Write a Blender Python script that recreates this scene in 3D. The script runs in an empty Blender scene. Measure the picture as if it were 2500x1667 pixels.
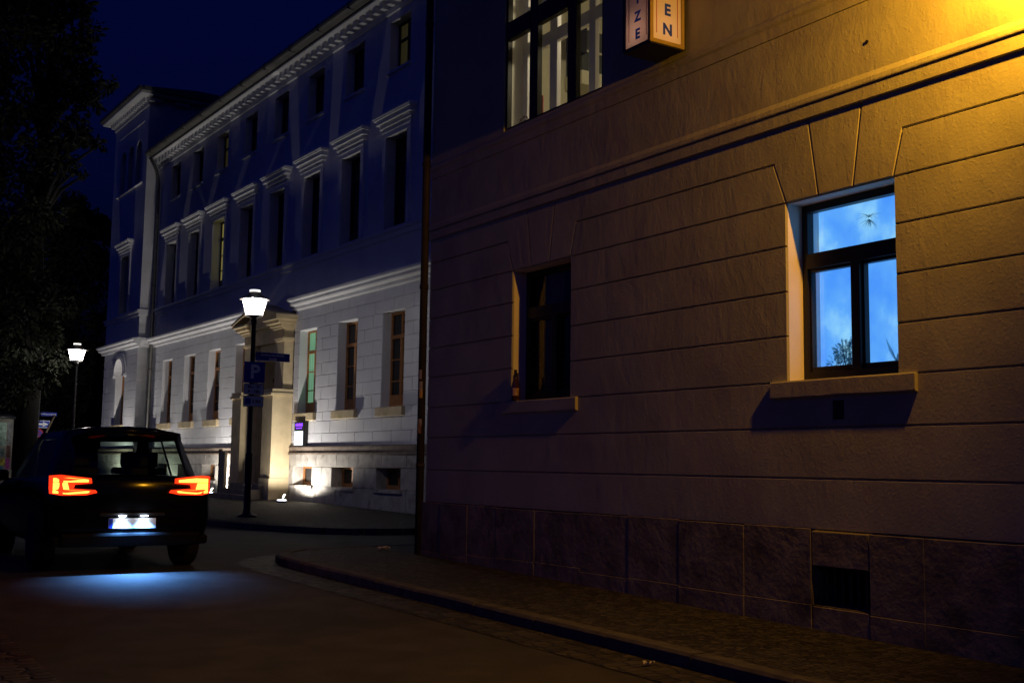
import bpy, bmesh, math, random
from math import sin, cos, pi, radians, atan2, sqrt
from mathutils import Vector, Matrix
random.seed(7)
SC = bpy.context.scene
H = 1.4                                   # camera height above datum: every z below is metres relative to the lens
FB = radians(1.207)                       # the far facade is turned this much from the near one
FD = 13.0                                 # its distance from the lens

# ------------------------------------------------------------------ camera
cam = bpy.data.cameras.new('camera'); camo = bpy.data.objects.new('camera', cam)
SC.collection.objects.link(camo); SC.camera = camo
cam.sensor_width = 36.0; cam.lens = 40.285; cam.clip_start = 0.05; cam.clip_end = 3000
_r = Vector((0.83967705, -0.54292345, 0.01328847)); _u = Vector((-0.06932233, -0.08288036, 0.99414549)); _f = Vector((0.53864355, 0.83568234, 0.10722945))
camo.matrix_world = Matrix(((_r.x, _u.x, -_f.x, 0), (_r.y, _u.y, -_f.y, 0), (_r.z, _u.z, -_f.z, H), (0, 0, 0, 1)))

# ------------------------------------------------------------------ dusk sky, no sun lamp: it is night
W = bpy.data.worlds.new('World'); SC.world = W; W.use_nodes = True
nt = W.node_tree; nt.nodes.clear()
sky = nt.nodes.new('ShaderNodeTexSky'); sky.sky_type = 'NISHITA'; sky.sun_disc = False
sky.sun_elevation = radians(-3.5); sky.sun_rotation = radians(250)
mul = nt.nodes.new('ShaderNodeMix'); mul.data_type = 'RGBA'; mul.blend_type = 'MULTIPLY'; mul.inputs[0].default_value = 1
mul.inputs[7].default_value = (0.14, 0.40, 4.5, 1)
bgn = nt.nodes.new('ShaderNodeBackground'); bgn.inputs[1].default_value = 0.15
wo = nt.nodes.new('ShaderNodeOutputWorld')
nt.links.new(sky.outputs[0], mul.inputs[6]); nt.links.new(mul.outputs[2], bgn.inputs[0]); nt.links.new(bgn.outputs[0], wo.inputs[0])
SC.view_settings.view_transform = 'Standard'; SC.view_settings.look = 'None'
SC.view_settings.exposure = 0; SC.view_settings.gamma = 1
SC.cycles.max_bounces = 8; SC.cycles.transparent_max_bounces = 12
SC.cycles.use_denoising = True; SC.cycles.sample_clamp_indirect = 4

# ------------------------------------------------------------------ materials
MATS = {}
def mat(name, col, rough=.8, metal=0., var=.15, vscale=3., bump=0., bscale=40., spec=.3, stain=None, extra=None):
    """principled with noise variation of the colour, optional fine bump and an optional large stain colour"""
    if name in MATS: return MATS[name]
    m = bpy.data.materials.new(name); m.use_nodes = True
    n = m.node_tree; P = n.nodes['Principled BSDF']
    P.inputs['Roughness'].default_value = rough; P.inputs['Metallic'].default_value = metal
    P.inputs['Specular IOR Level'].default_value = spec
    tc = n.nodes.new('ShaderNodeTexCoord')
    no = n.nodes.new('ShaderNodeTexNoise'); no.inputs['Scale'].default_value = vscale; no.inputs['Detail'].default_value = 7
    n.links.new(tc.outputs['Object'], no.inputs['Vector'])
    cr = n.nodes.new('ShaderNodeValToRGB')
    c0 = [max(0, c * (1 - var)) for c in col]; c1 = [min(1, c * (1 + var)) for c in col]
    cr.color_ramp.elements[0].color = (*c0, 1); cr.color_ramp.elements[1].color = (*c1, 1)
    cr.color_ramp.elements[0].position = .3; cr.color_ramp.elements[1].position = .7
    n.links.new(no.outputs[0], cr.inputs[0]); out = cr.outputs[0]
    if stain:
        scol, sscale, lo, hi = stain
        n2 = n.nodes.new('ShaderNodeTexNoise'); n2.inputs['Scale'].default_value = sscale; n2.inputs['Detail'].default_value = 9; n2.inputs['Roughness'].default_value = .65
        mp = n.nodes.new('ShaderNodeMapping'); mp.inputs['Location'].default_value = (3.1, 7.7, 1.3)
        n.links.new(tc.outputs['Object'], mp.inputs[0]); n.links.new(mp.outputs[0], n2.inputs['Vector'])
        r2 = n.nodes.new('ShaderNodeMapRange'); r2.inputs[1].default_value = lo; r2.inputs[2].default_value = hi
        n.links.new(n2.outputs[0], r2.inputs[0])
        mx = n.nodes.new('ShaderNodeMix'); mx.data_type = 'RGBA'
        n.links.new(r2.outputs[0], mx.inputs[0]); n.links.new(out, mx.inputs[6]); mx.inputs[7].default_value = (*scol, 1); out = mx.outputs[2]
    n.links.new(out, P.inputs['Base Color'])
    if bump:
        nb = n.nodes.new('ShaderNodeTexNoise'); nb.inputs['Scale'].default_value = bscale; nb.inputs['Detail'].default_value = 6; nb.inputs['Roughness'].default_value = .6
        n.links.new(tc.outputs['Object'], nb.inputs['Vector'])
        b = n.nodes.new('ShaderNodeBump'); b.inputs['Strength'].default_value = 1; b.inputs['Distance'].default_value = bump
        n.links.new(nb.outputs[0], b.inputs['Height']); n.links.new(b.outputs[0], P.inputs['Normal'])
        if extra:
            f1, b2 = extra(n, tc); n.links.new(b.outputs[0], f1.inputs['Normal']); n.links.new(b2.outputs[0], P.inputs['Normal'])
    MATS[name] = m; return m

def trowel(n, tc):
    """soft lumps, vertical trowel drags and a few scratches of old render"""
    last = None
    for sc, stretch, dist, detail, lo, hi in ((2.6, (1, 1, .55), .012, 5, .3, .7), (9, (1, 1, .35), .006, 6, .35, .75), (30, (1, 1, .8), .004, 3, .55, .72)):
        mp = n.nodes.new('ShaderNodeMapping'); mp.inputs['Scale'].default_value = stretch; mp.inputs['Rotation'].default_value = (.1, .25, .1); mp.inputs['Location'].default_value = (sc, 1, 2)
        no = n.nodes.new('ShaderNodeTexNoise'); no.inputs['Scale'].default_value = sc; no.inputs['Detail'].default_value = detail; no.inputs['Distortion'].default_value = .6; no.inputs['Roughness'].default_value = .6
        mr = n.nodes.new('ShaderNodeMapRange'); mr.inputs[1].default_value = lo; mr.inputs[2].default_value = hi
        n.links.new(tc.outputs['Object'], mp.inputs[0]); n.links.new(mp.outputs[0], no.inputs['Vector']); n.links.new(no.outputs[0], mr.inputs[0])
        b = n.nodes.new('ShaderNodeBump'); b.inputs['Strength'].default_value = .8; b.inputs['Distance'].default_value = dist * .28
        n.links.new(mr.outputs[0], b.inputs['Height'])
        if last: n.links.new(last.outputs[0], b.inputs['Normal'])
        else: first = b
        last = b
    return first, last

def cobbles(name, col, scale, depth, rough=.75, var=.5, stretch=(1, 1, 1)):
    m = bpy.data.materials.new(name); m.use_nodes = True; n = m.node_tree; P = n.nodes['Principled BSDF']
    P.inputs['Roughness'].default_value = rough; P.inputs['Specular IOR Level'].default_value = .25
    tc = n.nodes.new('ShaderNodeTexCoord'); mp = n.nodes.new('ShaderNodeMapping'); mp.inputs['Scale'].default_value = stretch
    n.links.new(tc.outputs['Object'], mp.inputs[0])
    v = n.nodes.new('ShaderNodeTexVoronoi'); v.feature = 'DISTANCE_TO_EDGE'; v.inputs['Scale'].default_value = scale; v.inputs['Randomness'].default_value = .55
    vc = n.nodes.new('ShaderNodeTexVoronoi'); vc.inputs['Scale'].default_value = scale; vc.inputs['Randomness'].default_value = .55
    for x in (v, vc): n.links.new(mp.outputs[0], x.inputs['Vector'])
    cr = n.nodes.new('ShaderNodeValToRGB'); cr.color_ramp.elements[0].position = .0; cr.color_ramp.elements[1].position = .12
    cr.color_ramp.elements[0].color = (.1, .1, .1, 1); cr.color_ramp.elements[1].color = (1, 1, 1, 1)
    n.links.new(v.outputs['Distance'], cr.inputs[0])
    hs = n.nodes.new('ShaderNodeValToRGB')
    hs.color_ramp.elements[0].color = (*[c * (1 - var) for c in col], 1); hs.color_ramp.elements[1].color = (*[c * (1 + var) for c in col], 1)
    sep = n.nodes.new('ShaderNodeSeparateColor'); n.links.new(vc.outputs['Color'], sep.inputs[0]); n.links.new(sep.outputs[0], hs.inputs[0])
    mx = n.nodes.new('ShaderNodeMix'); mx.data_type = 'RGBA'; mx.blend_type = 'MULTIPLY'; mx.inputs[0].default_value = .8
    n.links.new(hs.outputs[0], mx.inputs[6]); n.links.new(cr.outputs[0], mx.inputs[7]); n.links.new(mx.outputs[2], P.inputs['Base Color'])
    b = n.nodes.new('ShaderNodeBump'); b.inputs['Distance'].default_value = depth; n.links.new(cr.outputs[0], b.inputs['Height'])
    no = n.nodes.new('ShaderNodeTexNoise'); no.inputs['Scale'].default_value = 60; n.links.new(tc.outputs['Object'], no.inputs['Vector'])
    b2 = n.nodes.new('ShaderNodeBump'); b2.inputs['Distance'].default_value = depth * .3; n.links.new(no.outputs[0], b2.inputs['Height']); n.links.new(b.outputs[0], b2.inputs['Normal'])
    n.links.new(b2.outputs[0], P.inputs['Normal']); MATS[name] = m; return m

def emit(name, col, strength):
    m = bpy.data.materials.new(name); m.use_nodes = True; n = m.node_tree; P = n.nodes['Principled BSDF']
    P.inputs['Base Color'].default_value = (*[min(1, c) * .6 for c in col], 1)
    P.inputs['Emission Color'].default_value = (*col, 1); P.inputs['Emission Strength'].default_value = strength
    MATS[name] = m; return m

def sheer(name, col, clear, rough=.5, gloss=False):
    """glass: part clear, part frosted (translucent) or glossy"""
    m = bpy.data.materials.new(name); m.use_nodes = True; n = m.node_tree; n.nodes.clear()
    o = n.nodes.new('ShaderNodeOutputMaterial'); tr = n.nodes.new('ShaderNodeBsdfTransparent'); mx = n.nodes.new('ShaderNodeMixShader')
    mx.inputs[0].default_value = 1 - clear
    if gloss:
        tr.inputs[0].default_value = (*col, 1); g = n.nodes.new('ShaderNodeBsdfGlossy'); g.inputs['Roughness'].default_value = rough
        lw = n.nodes.new('ShaderNodeLayerWeight'); lw.inputs[0].default_value = .5; pw = n.nodes.new('ShaderNodeMath'); pw.operation = 'POWER'; pw.inputs[1].default_value = 5
        ma = n.nodes.new('ShaderNodeMath'); ma.operation = 'MULTIPLY_ADD'; ma.inputs[1].default_value = .9; ma.inputs[2].default_value = .04
        n.links.new(lw.outputs['Facing'], pw.inputs[0]); n.links.new(pw.outputs[0], ma.inputs[0]); n.links.new(ma.outputs[0], mx.inputs[0]); n.links.new(g.outputs[0], mx.inputs[2])
    else:
        a = n.nodes.new('ShaderNodeBsdfTranslucent'); a.inputs[0].default_value = (*col, 1)
        d = n.nodes.new('ShaderNodeBsdfDiffuse'); d.inputs[0].default_value = (*col, 1)
        ad = n.nodes.new('ShaderNodeMixShader'); n.links.new(a.outputs[0], ad.inputs[1]); n.links.new(d.outputs[0], ad.inputs[2]); n.links.new(ad.outputs[0], mx.inputs[2])
    n.links.new(tr.outputs[0], mx.inputs[1]); n.links.new(mx.outputs[0], o.inputs[0]); MATS[name] = m; return m

M_plaster = mat('old_beige_render', (.44, .42, .27), .9, var=.12, vscale=1.6, bump=.002, bscale=45, stain=((.30, .25, .22), .9, .52, .8), extra=trowel)
M_jamb = mat('painted_jamb', (.80, .74, .62), .85, var=.06, bump=.002, bscale=60)
M_plinth = mat('weathered_sandstone', (.25, .22, .145), .95, var=.35, vscale=3.5, bump=.012, bscale=14, stain=((.06, .05, .045), 2.2, .5, .75))
M_white = mat('white_facade_paint', (.66, .66, .68), .85, var=.07, vscale=1.2, bump=.003, bscale=30, stain=((.52, .51, .50), .7, .5, .8))
M_beige = mat('yellow_sandstone', (.55, .44, .27), .85, var=.14, vscale=3, bump=.004, bscale=25, stain=((.33, .30, .13), 1.1, .55, .75))
M_fplinth = mat('grey_plinth_stone', (.42, .39, .35), .9, var=.22, vscale=4, bump=.008, bscale=18, stain=((.16, .13, .11), 3.0, .55, .72))
M_fmould = mat('brown_moulding_stone', (.20, .155, .12), .9, var=.3, vscale=5, bump=.006, bscale=20)
M_roof = mat('dark_slate', (.035, .035, .04), .8, var=.3)
M_zinc = mat('zinc_gutter', (.13, .125, .115), .55, .2, var=.2)
M_wood = mat('orange_brown_wood', (.36, .16, .055), .5, var=.2, vscale=9)
M_darkwood = mat('dark_brown_wood', (.035, .025, .02), .5, var=.2)
M_frame = mat('black_brown_frame', (.018, .015, .014), .45, var=.2)
M_inner = mat('pale_inner_frame', (.78, .74, .74), .5, var=.04)
M_pane = mat('unlit_cellar_glass', (.008, .008, .010), .06, var=.1, spec=.5)  # opaque pane; the dark of the unlit cellar is painted into it
M_metal = mat('black_painted_steel', (.02, .02, .024), .4, .2, var=.2)
M_steel = mat('galvanised_steel', (.45, .45, .46), .35, .8, var=.15)
M_asphalt = mat('asphalt', (.050, .046, .044), .8, var=.3, vscale=2.5, bump=.006, bscale=160, spec=.3, stain=((.03, .028, .028), .8, .5, .7))
M_kerb = mat('kerb_granite', (.085, .08, .078), .85, var=.3, vscale=8, bump=.006, bscale=40)
M_cobble = cobbles('mosaic_cobbles', (.05, .046, .043), 14, .008)
M_setts = cobbles('granite_setts', (.05, .046, .043), 6.0, .016, .65, .45, (1, 1.6, 1))
M_ground = mat('dark_ground', (.04, .04, .035), .95, var=.3)
M_pipe = mat('brown_painted_pipe', (.04, .032, .026), .7, .1, var=.25, vscale=6)
M_cream = mat('cream_wall', (.50, .46, .35), .9, var=.03)
M_black = mat('unlit_room_black', (.006, .006, .007), .7, var=.2)
M_paint = mat('black_car_paint', (.003, .003, .004), .14, .0, var=.1, spec=.35)
M_rubber = mat('tyre_rubber', (.012, .012, .012), .8, var=.2)
M_plastic = mat('black_plastic', (.012, .012, .013), .55, var=.2)
M_carglass = sheer('tinted_car_glass', (.62, .72, .66), .8, .03, True)
M_frost = sheer('frosted_lantern_glass', (.9, .87, .86), .72)
M_clear = sheer('window_glass', (.93, .95, .95), .8, .02, True)

# ------------------------------------------------------------------ mesh building
class MB:
    def __init__(s): s.v = []; s.f = []
    def add(s, pts, faces):
        b = len(s.v); s.v += [tuple(p) for p in pts]; s.f += [tuple(b + i for i in f) for f in faces]; return s
    def quad(s, a, b, c, d): return s.add([a, b, c, d], [(0, 1, 2, 3)])
    def box(s, x0, x1, y0, y1, z0, z1):
        p = [(x, y, z) for z in (z0, z1) for y in (y0, y1) for x in (x0, x1)]
        return s.add(p, [(0, 2, 3, 1), (4, 5, 7, 6), (0, 1, 5, 4), (2, 6, 7, 3), (0, 4, 6, 2), (1, 3, 7, 5)])
    def prism(s, poly, y0, y1):
        """polygon in x,z extruded along y"""
        n = len(poly); p = [(x, y0, z) for x, z in poly] + [(x, y1, z) for x, z in poly]
        return s.add(p, [tuple(range(n))[::-1], tuple(range(n, 2 * n))] + [(i, (i + 1) % n, n + (i + 1) % n, n + i) for i in range(n)])
    def block(s, poly, fn, yf=0., yb=-.02, ins=.012):
        """one dressed block: inset front face and sloping sides; fn maps (a, out, z) to local space"""
        n = len(poly); area = sum(poly[i][0] * poly[(i + 1) % n][1] - poly[(i + 1) % n][0] * poly[i][1] for i in range(n))
        if area < 0: poly = poly[::-1]
        q = []
        for i in range(n):
            p0, p1, p2 = poly[i - 1], poly[i], poly[(i + 1) % n]
            d1 = Vector((p1[0] - p0[0], p1[1] - p0[1])).normalized(); d2 = Vector((p2[0] - p1[0], p2[1] - p1[1])).normalized()
            n1 = Vector((-d1.y, d1.x)); n2 = Vector((-d2.y, d2.x)); m = n1 + n2
            k = ins / max(.25, (1 + n1.dot(n2)))
            q.append((p1[0] + m.x * k, p1[1] + m.y * k))
        pts = [fn(a, yb, z) for a, z in poly] + [fn(a, yf, z) for a, z in q]
        return s.add(pts, [tuple(range(n, 2 * n))] + [(i, (i + 1) % n, n + (i + 1) % n, n + i) for i in range(n)])
    def tube(s, pts, r, n=10, r2=None):
        pts = [Vector(p) for p in pts]; b = len(s.v); m = len(pts)
        for i, p in enumerate(pts):
            d = (pts[min(i + 1, m - 1)] - pts[max(i - 1, 0)]).normalized()
            a = d.orthogonal().normalized() if abs(d.z) > .9 else d.cross(Vector((0, 0, 1))).normalized(); c = d.cross(a)
            if abs(d.z) > .9: a = Vector((1, 0, 0)) - d * d.x; a.normalize(); c = d.cross(a)
            rr = r if r2 is None else r + (r2 - r) * i / (m - 1)
            for k in range(n):
                t = 2 * pi * k / n; s.v.append(tuple(p + a * (rr * cos(t)) + c * (rr * sin(t))))
        for i in range(m - 1):
            for k in range(n): s.f.append((b + i * n + k, b + i * n + (k + 1) % n, b + (i + 1) * n + (k + 1) % n, b + (i + 1) * n + k))
        s.f.append(tuple(b + k for k in range(n))[::-1]); s.f.append(tuple(b + (m - 1) * n + k for k in range(n))); return s
    def lathe(s, prof, c=(0, 0, 0), n=24):
        b = len(s.v); m = len(prof)
        for r, z in prof:
            for k in range(n):
                t = 2 * pi * k / n; s.v.append((c[0] + r * cos(t), c[1] + r * sin(t), c[2] + z))
        for i in range(m - 1):
            for k in range(n): s.f.append((b + i * n + k, b + i * n + (k + 1) % n, b + (i + 1) * n + (k + 1) % n, b + (i + 1) * n + k))
        s.f.append(tuple(b + k for k in range(n))[::-1]); s.f.append(tuple(b + (m - 1) * n + k for k in range(n))); return s
    def build(s, name, m, parent=None, smooth=False, bevel=0):
        me = bpy.data.meshes.new(name); me.from_pydata(s.v, [], s.f); me.update()
        bm = bmesh.new(); bm.from_mesh(me); bmesh.ops.recalc_face_normals(bm, faces=bm.faces); bm.to_mesh(me); bm.free()
        if smooth:
            for p in me.polygons: p.use_smooth = True
        o = bpy.data.objects.new(name, me); SC.collection.objects.link(o)
        for x in (m if isinstance(m, (list, tuple)) else [m]): me.materials.append(x)
        if parent: o.parent = parent
        if bevel:
            b = o.modifiers.new('bevel', 'BEVEL'); b.width = bevel; b.segments = 2; b.limit_method = 'ANGLE'; b.angle_limit = radians(40)
        return o

def tag(o, label, cat, group=None, kind=None):
    o['label'] = label; o['category'] = cat
    if group: o['group'] = group
    return o
def structure(o, kind='structure'): o['kind'] = kind; return o
def empty(name, loc, rz=0., label=None, cat=None, group=None):
    o = bpy.data.objects.new(name, None); SC.collection.objects.link(o); o.location = loc; o.rotation_euler = (0, 0, rz); o.empty_display_size = .2
    if label: tag(o, label, cat, group)
    return o
def copy_tree(o, parent=None):
    c = o.copy(); SC.collection.objects.link(c); c.parent = parent
    for ch in o.children: copy_tree(ch, c)
    return c
def lamp(name, typ, loc, power, col, parent=None, size=.05, direction=None, cone=None, blend=.4):
    l = bpy.data.lights.new(name, typ); l.energy = power; l.color = col
    if typ == 'AREA': l.size = size
    else: l.shadow_soft_size = size
    if typ == 'SPOT': l.spot_size = radians(cone); l.spot_blend = blend
    o = bpy.data.objects.new(name, l); SC.collection.objects.link(o); o.location = loc
    if direction: o.rotation_euler = Vector(direction).to_track_quat('-Z', 'Y').to_euler()
    if parent: o.parent = parent
    return o
def writing(name, body, size, m, parent, loc, rot, bold=0., align='CENTER', depth=.002):
    c = bpy.data.curves.new(name, 'FONT'); c.body = body; c.size = size; c.align_x = align; c.align_y = 'CENTER'; c.offset = bold; c.extrude = depth
    t = bpy.data.objects.new(name + '_source', c); SC.collection.objects.link(t)
    dg = bpy.context.evaluated_depsgraph_get(); me = bpy.data.meshes.new_from_object(t.evaluated_get(dg)); bpy.data.objects.remove(t)
    o = bpy.data.objects.new(name, me); SC.collection.objects.link(o); me.materials.clear(); me.materials.append(m)
    o.location = loc; o.rotation_euler = rot
    if parent: o.parent = parent
    return o
def interp(t, K):
    if t <= K[0][0]: return K[0][1]
    for (a, b), (c, d) in zip(K, K[1:]):
        if t <= c: return b + (d - b) * (t - a) / (c - a)
    return K[-1][1]

# ------------------------------------------------------------------ ground (z relative to the lens, + H)
z_road = lambda y: interp(y, [(-30, -1.9), (0, -1.487), (13.1, -1.261), (23, -1.25), (36, -1.24), (60, -1.2), (200, -1.0)])
z_near = lambda y: interp(y, [(-30, -1.8), (0, -1.387), (13.1, -1.161), (15, -1.150)])
z_farkerb = lambda y: interp(y, [(18, -1.15), (23, -1.14), (60, -1.09)])
z_farwall = lambda y: interp(y, [(18, -1.15), (23.2, -1.135), (30.7, -1.035), (60, -1.0)])
fx = lambda y: (FD - y * sin(FB)) / cos(FB)

mb = MB(); ys = [-30, -20, -12, -6, -3, 0, 3, 6, 9, 11, 13.1, 15, 18, 20, 23, 27, 31, 36, 45, 60, 100, 200, 600]
xs = [-300, -60, -20, -8, -2, 2, 6, 9, 14, 40, 300]
for j in range(len(ys) - 1):
    for i in range(len(xs) - 1):
        a, b = ys[j], ys[j + 1]
        mb.quad((xs[i], a, z_road(a) + H), (xs[i + 1], a, z_road(a) + H), (xs[i + 1], b, z_road(b) + H), (xs[i], b, z_road(b) + H))
structure(mb.build('road', M_asphalt))

# near pavement with its rounded corner
KN = [(-30, 5.43), (0, 5.43), (6, 5.43), (10, 5.37), (12.8, 5.33), (13.4, 5.36), (13.9, 5.46), (14.25, 5.68), (14.5, 5.98), (14.7, 6.35), (14.82, 6.8), (14.88, 7.4), (14.9, 30)]
kerb_line = []
y = -30
while y < 13.3: kerb_line.append((interp(y, KN[:6]), y)); y += .95
kerb_line += [(5.36, 13.45), (5.46, 13.9), (5.68, 14.27), (5.98, 14.53), (6.35, 14.72), (6.8, 14.83), (7.4, 14.88), (8.3, 14.9), (9.2, 14.9), (12, 14.9), (30, 14.9)]
def kx_near(yy):
    for (xa, ya), (xb, yb) in zip(kerb_line, kerb_line[1:]):
        if ya <= yy <= yb and yb > ya: return xa + (xb - xa) * (yy - ya) / (yb - ya)
    return 30
mb = MB(); rows = [-30, -10, -3, 0, 2, 4, 6, 8, 10, 12, 13, 13.45, 13.9, 14.27, 14.53, 14.72, 14.83, 14.88]
for a, b in zip(rows, rows[1:]):
    xa, xb = kx_near(a) + .14, kx_near(b) + .14
    mb.quad((xa, a, z_near(a) + H), (7.6, a, z_near(a) + H), (7.6, b, z_near(b) + H), (min(xb, 7.59), b, z_near(b) + H))
    if a >= 13: mb.quad((7.6, a, z_near(a) + H), (30, a, z_near(a) + H), (30, b, z_near(b) + H), (7.6, b, z_near(b) + H))
structure(mb.build('pavement', M_cobble))

def kerbstones(line, zf, name, out):
    """kerb stones along a line; the road lies to the side 'out' (+1 left of travel)"""
    k = MB()
    for (xa, ya), (xb, yb) in zip(line, line[1:]):
        d = Vector((xb - xa, yb - ya)); L = d.length; d.normalize(); nrm = Vector((-d.y, d.x)) * out; g = min(.008, L * .02)
        wob = random.uniform(-.006, .006); up = random.uniform(.002, .012)
        a = Vector((xa, ya)) + d * g + nrm * wob; b = Vector((xb, yb)) - d * g + nrm * wob
        za, zb = zf(ya) + H + up, zf(yb) + H + up
        ring = [(.0, -.3), (.0, -.022), (-.022, .0), (-.155, .0), (-.155, -.3)]
        pts = [(a.x + nrm.x * o, a.y + nrm.y * o, za + dz) for o, dz in ring] + [(b.x + nrm.x * o, b.y + nrm.y * o, zb + dz) for o, dz in ring]
        k.add(pts, [(0, 1, 2, 3, 4), (9, 8, 7, 6, 5)] + [(i, 5 + i, 6 + i, i + 1) for i in range(4)])
    return structure(k.build(name, M_kerb))
kerbstones(kerb_line, z_near, 'kerb', 1)

def strip(line, zf, off, w, name, m, out):
    s = MB(); pr = []
    for i, (x, y) in enumerate(line):
        a = Vector(line[max(0, i - 1)]); b = Vector(line[min(len(line) - 1, i + 1)]); d = (b - a).normalized(); nrm = Vector((-d.y, d.x)) * out
        pr.append(((x + nrm.x * off, y + nrm.y * off), (x + nrm.x * (off + w), y + nrm.y * (off + w))))
    for (a, b), (c, d) in zip(pr, pr[1:]):
        s.quad((*a, zf(a[1]) + H), (*c, zf(c[1]) + H), (*d, zf(d[1]) + H), (*b, zf(b[1]) + H))
    return structure(s.build(name, m))
strip(kerb_line, lambda y: z_road(y) + .005, -.02, .5, 'gutter', M_setts, 1)
strip([(1.6, y) for y in range(-30, 41, 2)], lambda y: z_road(y) + .005, 0, .9, 'gutter_left', M_setts, 1)

# far pavement
far_line = [(40, 18.45), (20, 18.45), (14, 18.45), (12, 18.45), (10.5, 18.47), (9.6, 18.52), (8.95, 18.7), (8.45, 19.1), (8.1, 19.7), (7.8, 20.5), (7.55, 21.4), (7.4, 22.4)] + [(7.3, 23.4 + i) for i in range(0, 40)]
fl_y = sorted((y, x) for x, y in far_line[3:])
kx_far = lambda yy: interp(yy, fl_y)
mb = MB(); rows = [18.45, 18.47, 18.52, 18.7, 19.1, 19.7, 20.5, 21.4, 22.4, 23.4, 25, 27, 29, 31, 33, 36, 40, 45, 50, 60]
for a, b in zip(rows, rows[1:]):
    zk0, zk1, zw0, zw1 = z_farkerb(a), z_farkerb(b), z_farwall(a), z_farwall(b)
    mb.quad((kx_far(a) + .14, a, zk0 + H), (fx(a), a, zw0 + H), (fx(b), b, zw1 + H), (kx_far(b) + .14, b, zk1 + H))
    mb.quad((fx(a), a, zw0 + H), (40, a, zw0 + H), (40, b, zw1 + H), (fx(b), b, zw1 + H))
structure(mb.build('pavement_far', M_cobble))
kerbstones(far_line, z_farkerb, 'kerb_far', -1)

# ================================================================== NEAR CORNER HOUSE  (local x = along the street, y = out of the wall)
NB = empty('corner_house', (7.2, 0, H), pi / 2, 'beige rendered corner house with grooved ground floor and dark stone plinth', 'building')
idn = lambda a, o, z: (a, o, z)
XL, XR = 13.2, -4.0
WIN_R = (5.733, 6.853, .735, 2.262); WIN_L = (10.015, 11.165, .735, 2.262); WIN_U = (9.45, 11.42, 4.0, 6.3)
def grid_wall(mb, x0, x1, z0, z1, y, holes, depth, fn=idn):
    X = sorted({x0, x1, *[h[0] for h in holes], *[h[1] for h in holes]}); Z = sorted({z0, z1, *[h[2] for h in holes], *[h[3] for h in holes]})
    X = [x for x in X if x0 <= x <= x1]; Z = [z for z in Z if z0 <= z <= z1]
    for a, b in zip(X, X[1:]):
        for c, d in zip(Z, Z[1:]):
            if any(h[0] < (a + b) / 2 < h[1] and h[2] < (c + d) / 2 < h[3] for h in holes): continue
            mb.add([fn(a, y, c), fn(b, y, c), fn(b, y, d), fn(a, y, d)], [(0, 1, 2, 3)])
def reveal(mb, h, y, depth, fn=idn):
    a, b, c, d = h
    for p, q in (((a, c), (a, d)), ((a, d), (b, d)), ((b, d), (b, c)), ((b, c), (a, c))):
        mb.add([fn(p[0], y, p[1]), fn(q[0], y, q[1]), fn(q[0], y - depth, q[1]), fn(p[0], y - depth, p[1])], [(0, 1, 2, 3)])
mb = MB()
ROWS = [-.49, -.075, .338, .729, 1.12, 1.5, 1.892, 2.267, 2.632, 2.95]
vous = {}
for key, w in (('R', WIN_R), ('L', WIN_L)):
    a, b = w[0], w[1]; c = (a + b) / 2
    vous[key] = (a - .10, b + .14, c - .27, c + .30, c - .165, c + .20)      # top outer right, top outer left, top mid right/left, foot mid right/left
for r0, r1 in zip(ROWS, ROWS[1:]):
    edges = []
    if r0 > .7 and r1 < 2.3: edges = [(WIN_R[0], WIN_R[1]), (WIN_L[0], WIN_L[1])]
    if r0 >= 2.26 and r1 < 2.7:                                               # course beside the fans
        vr, vl = vous['R'], vous['L']
        mb.block([(XR, r0), (WIN_R[0], r0), (vr[0], r1), (XR, r1)], idn)
        mb.block([(WIN_R[1], r0), (WIN_L[0], r0), (vl[0], r1), (vr[1], r1)], idn)
        mb.block([(WIN_L[1], r0), (XL, r0), (XL, r1), (vl[1], r1)], idn)
        continue
    if r0 > 2.6:                                                               # top course merges with the outer fan stones
        vr, vl = vous['R'], vous['L']; f = 2.267; R, L = WIN_R, WIN_L
        mb.block([(XR, r0), (vr[0], r0), (R[0], f), (vr[4], f), (vr[2], r1), (XR, r1)], idn)
        mb.block([(vr[4], f), (vr[5], f), (vr[3], r1), (vr[2], r1)], idn)
        mb.block([(vr[5], f), (R[1], f), (vr[1], r0), (vl[0], r0), (L[0], f), (vl[4], f), (vl[2], r1), (vr[3], r1)], idn)
        mb.block([(vl[4], f), (vl[5], f), (vl[3], r1), (vl[2], r1)], idn)
        mb.block([(vl[5], f), (L[1], f), (vl[1], r0), (XL, r0), (XL, r1), (vl[3], r1)], idn)
        continue
    x = XR
    for a, b in edges + [(XL, XL)]:
        mb.block([(x, r0), (a, r0), (a, r1), (x, r1)], idn); x = b
grid_wall(mb, XR, XL, -.49, 2.95, -.02, [WIN_R, WIN_L], 0)
grid_wall(mb, XR, XL, 3.10, 3.78, 0, [], 0)
grid_wall(mb, XR, XL, 3.9, 9.5, 0, [WIN_U], 0); reveal(mb, WIN_U, 0, .1)
mb.quad((XL, -.02, -1.6), (XL, -9, -1.6), (XL, -9, 9.5), (XL, -.02, 9.5)); mb.quad((XR, -9, 9.5), (XL, -9, 9.5), (XL, 0, 9.5), (XR, 0, 9.5))
mb.quad((XL, -9, -1.6), (XR, -9, -1.6), (XR, -9, 9.5), (XL, -9, 9.5)); mb.quad((XR, 0, -1.6), (XR, -9, -1.6), (XR, -9, 9.5), (XR, 0, 9.5))
mb.build('wall', M_plaster, NB)
for w_ in (WIN_R, WIN_L): mb = MB(); reveal(mb, w_, -.019, .25); mb.build('window_reveal', M_jamb, NB)
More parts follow.
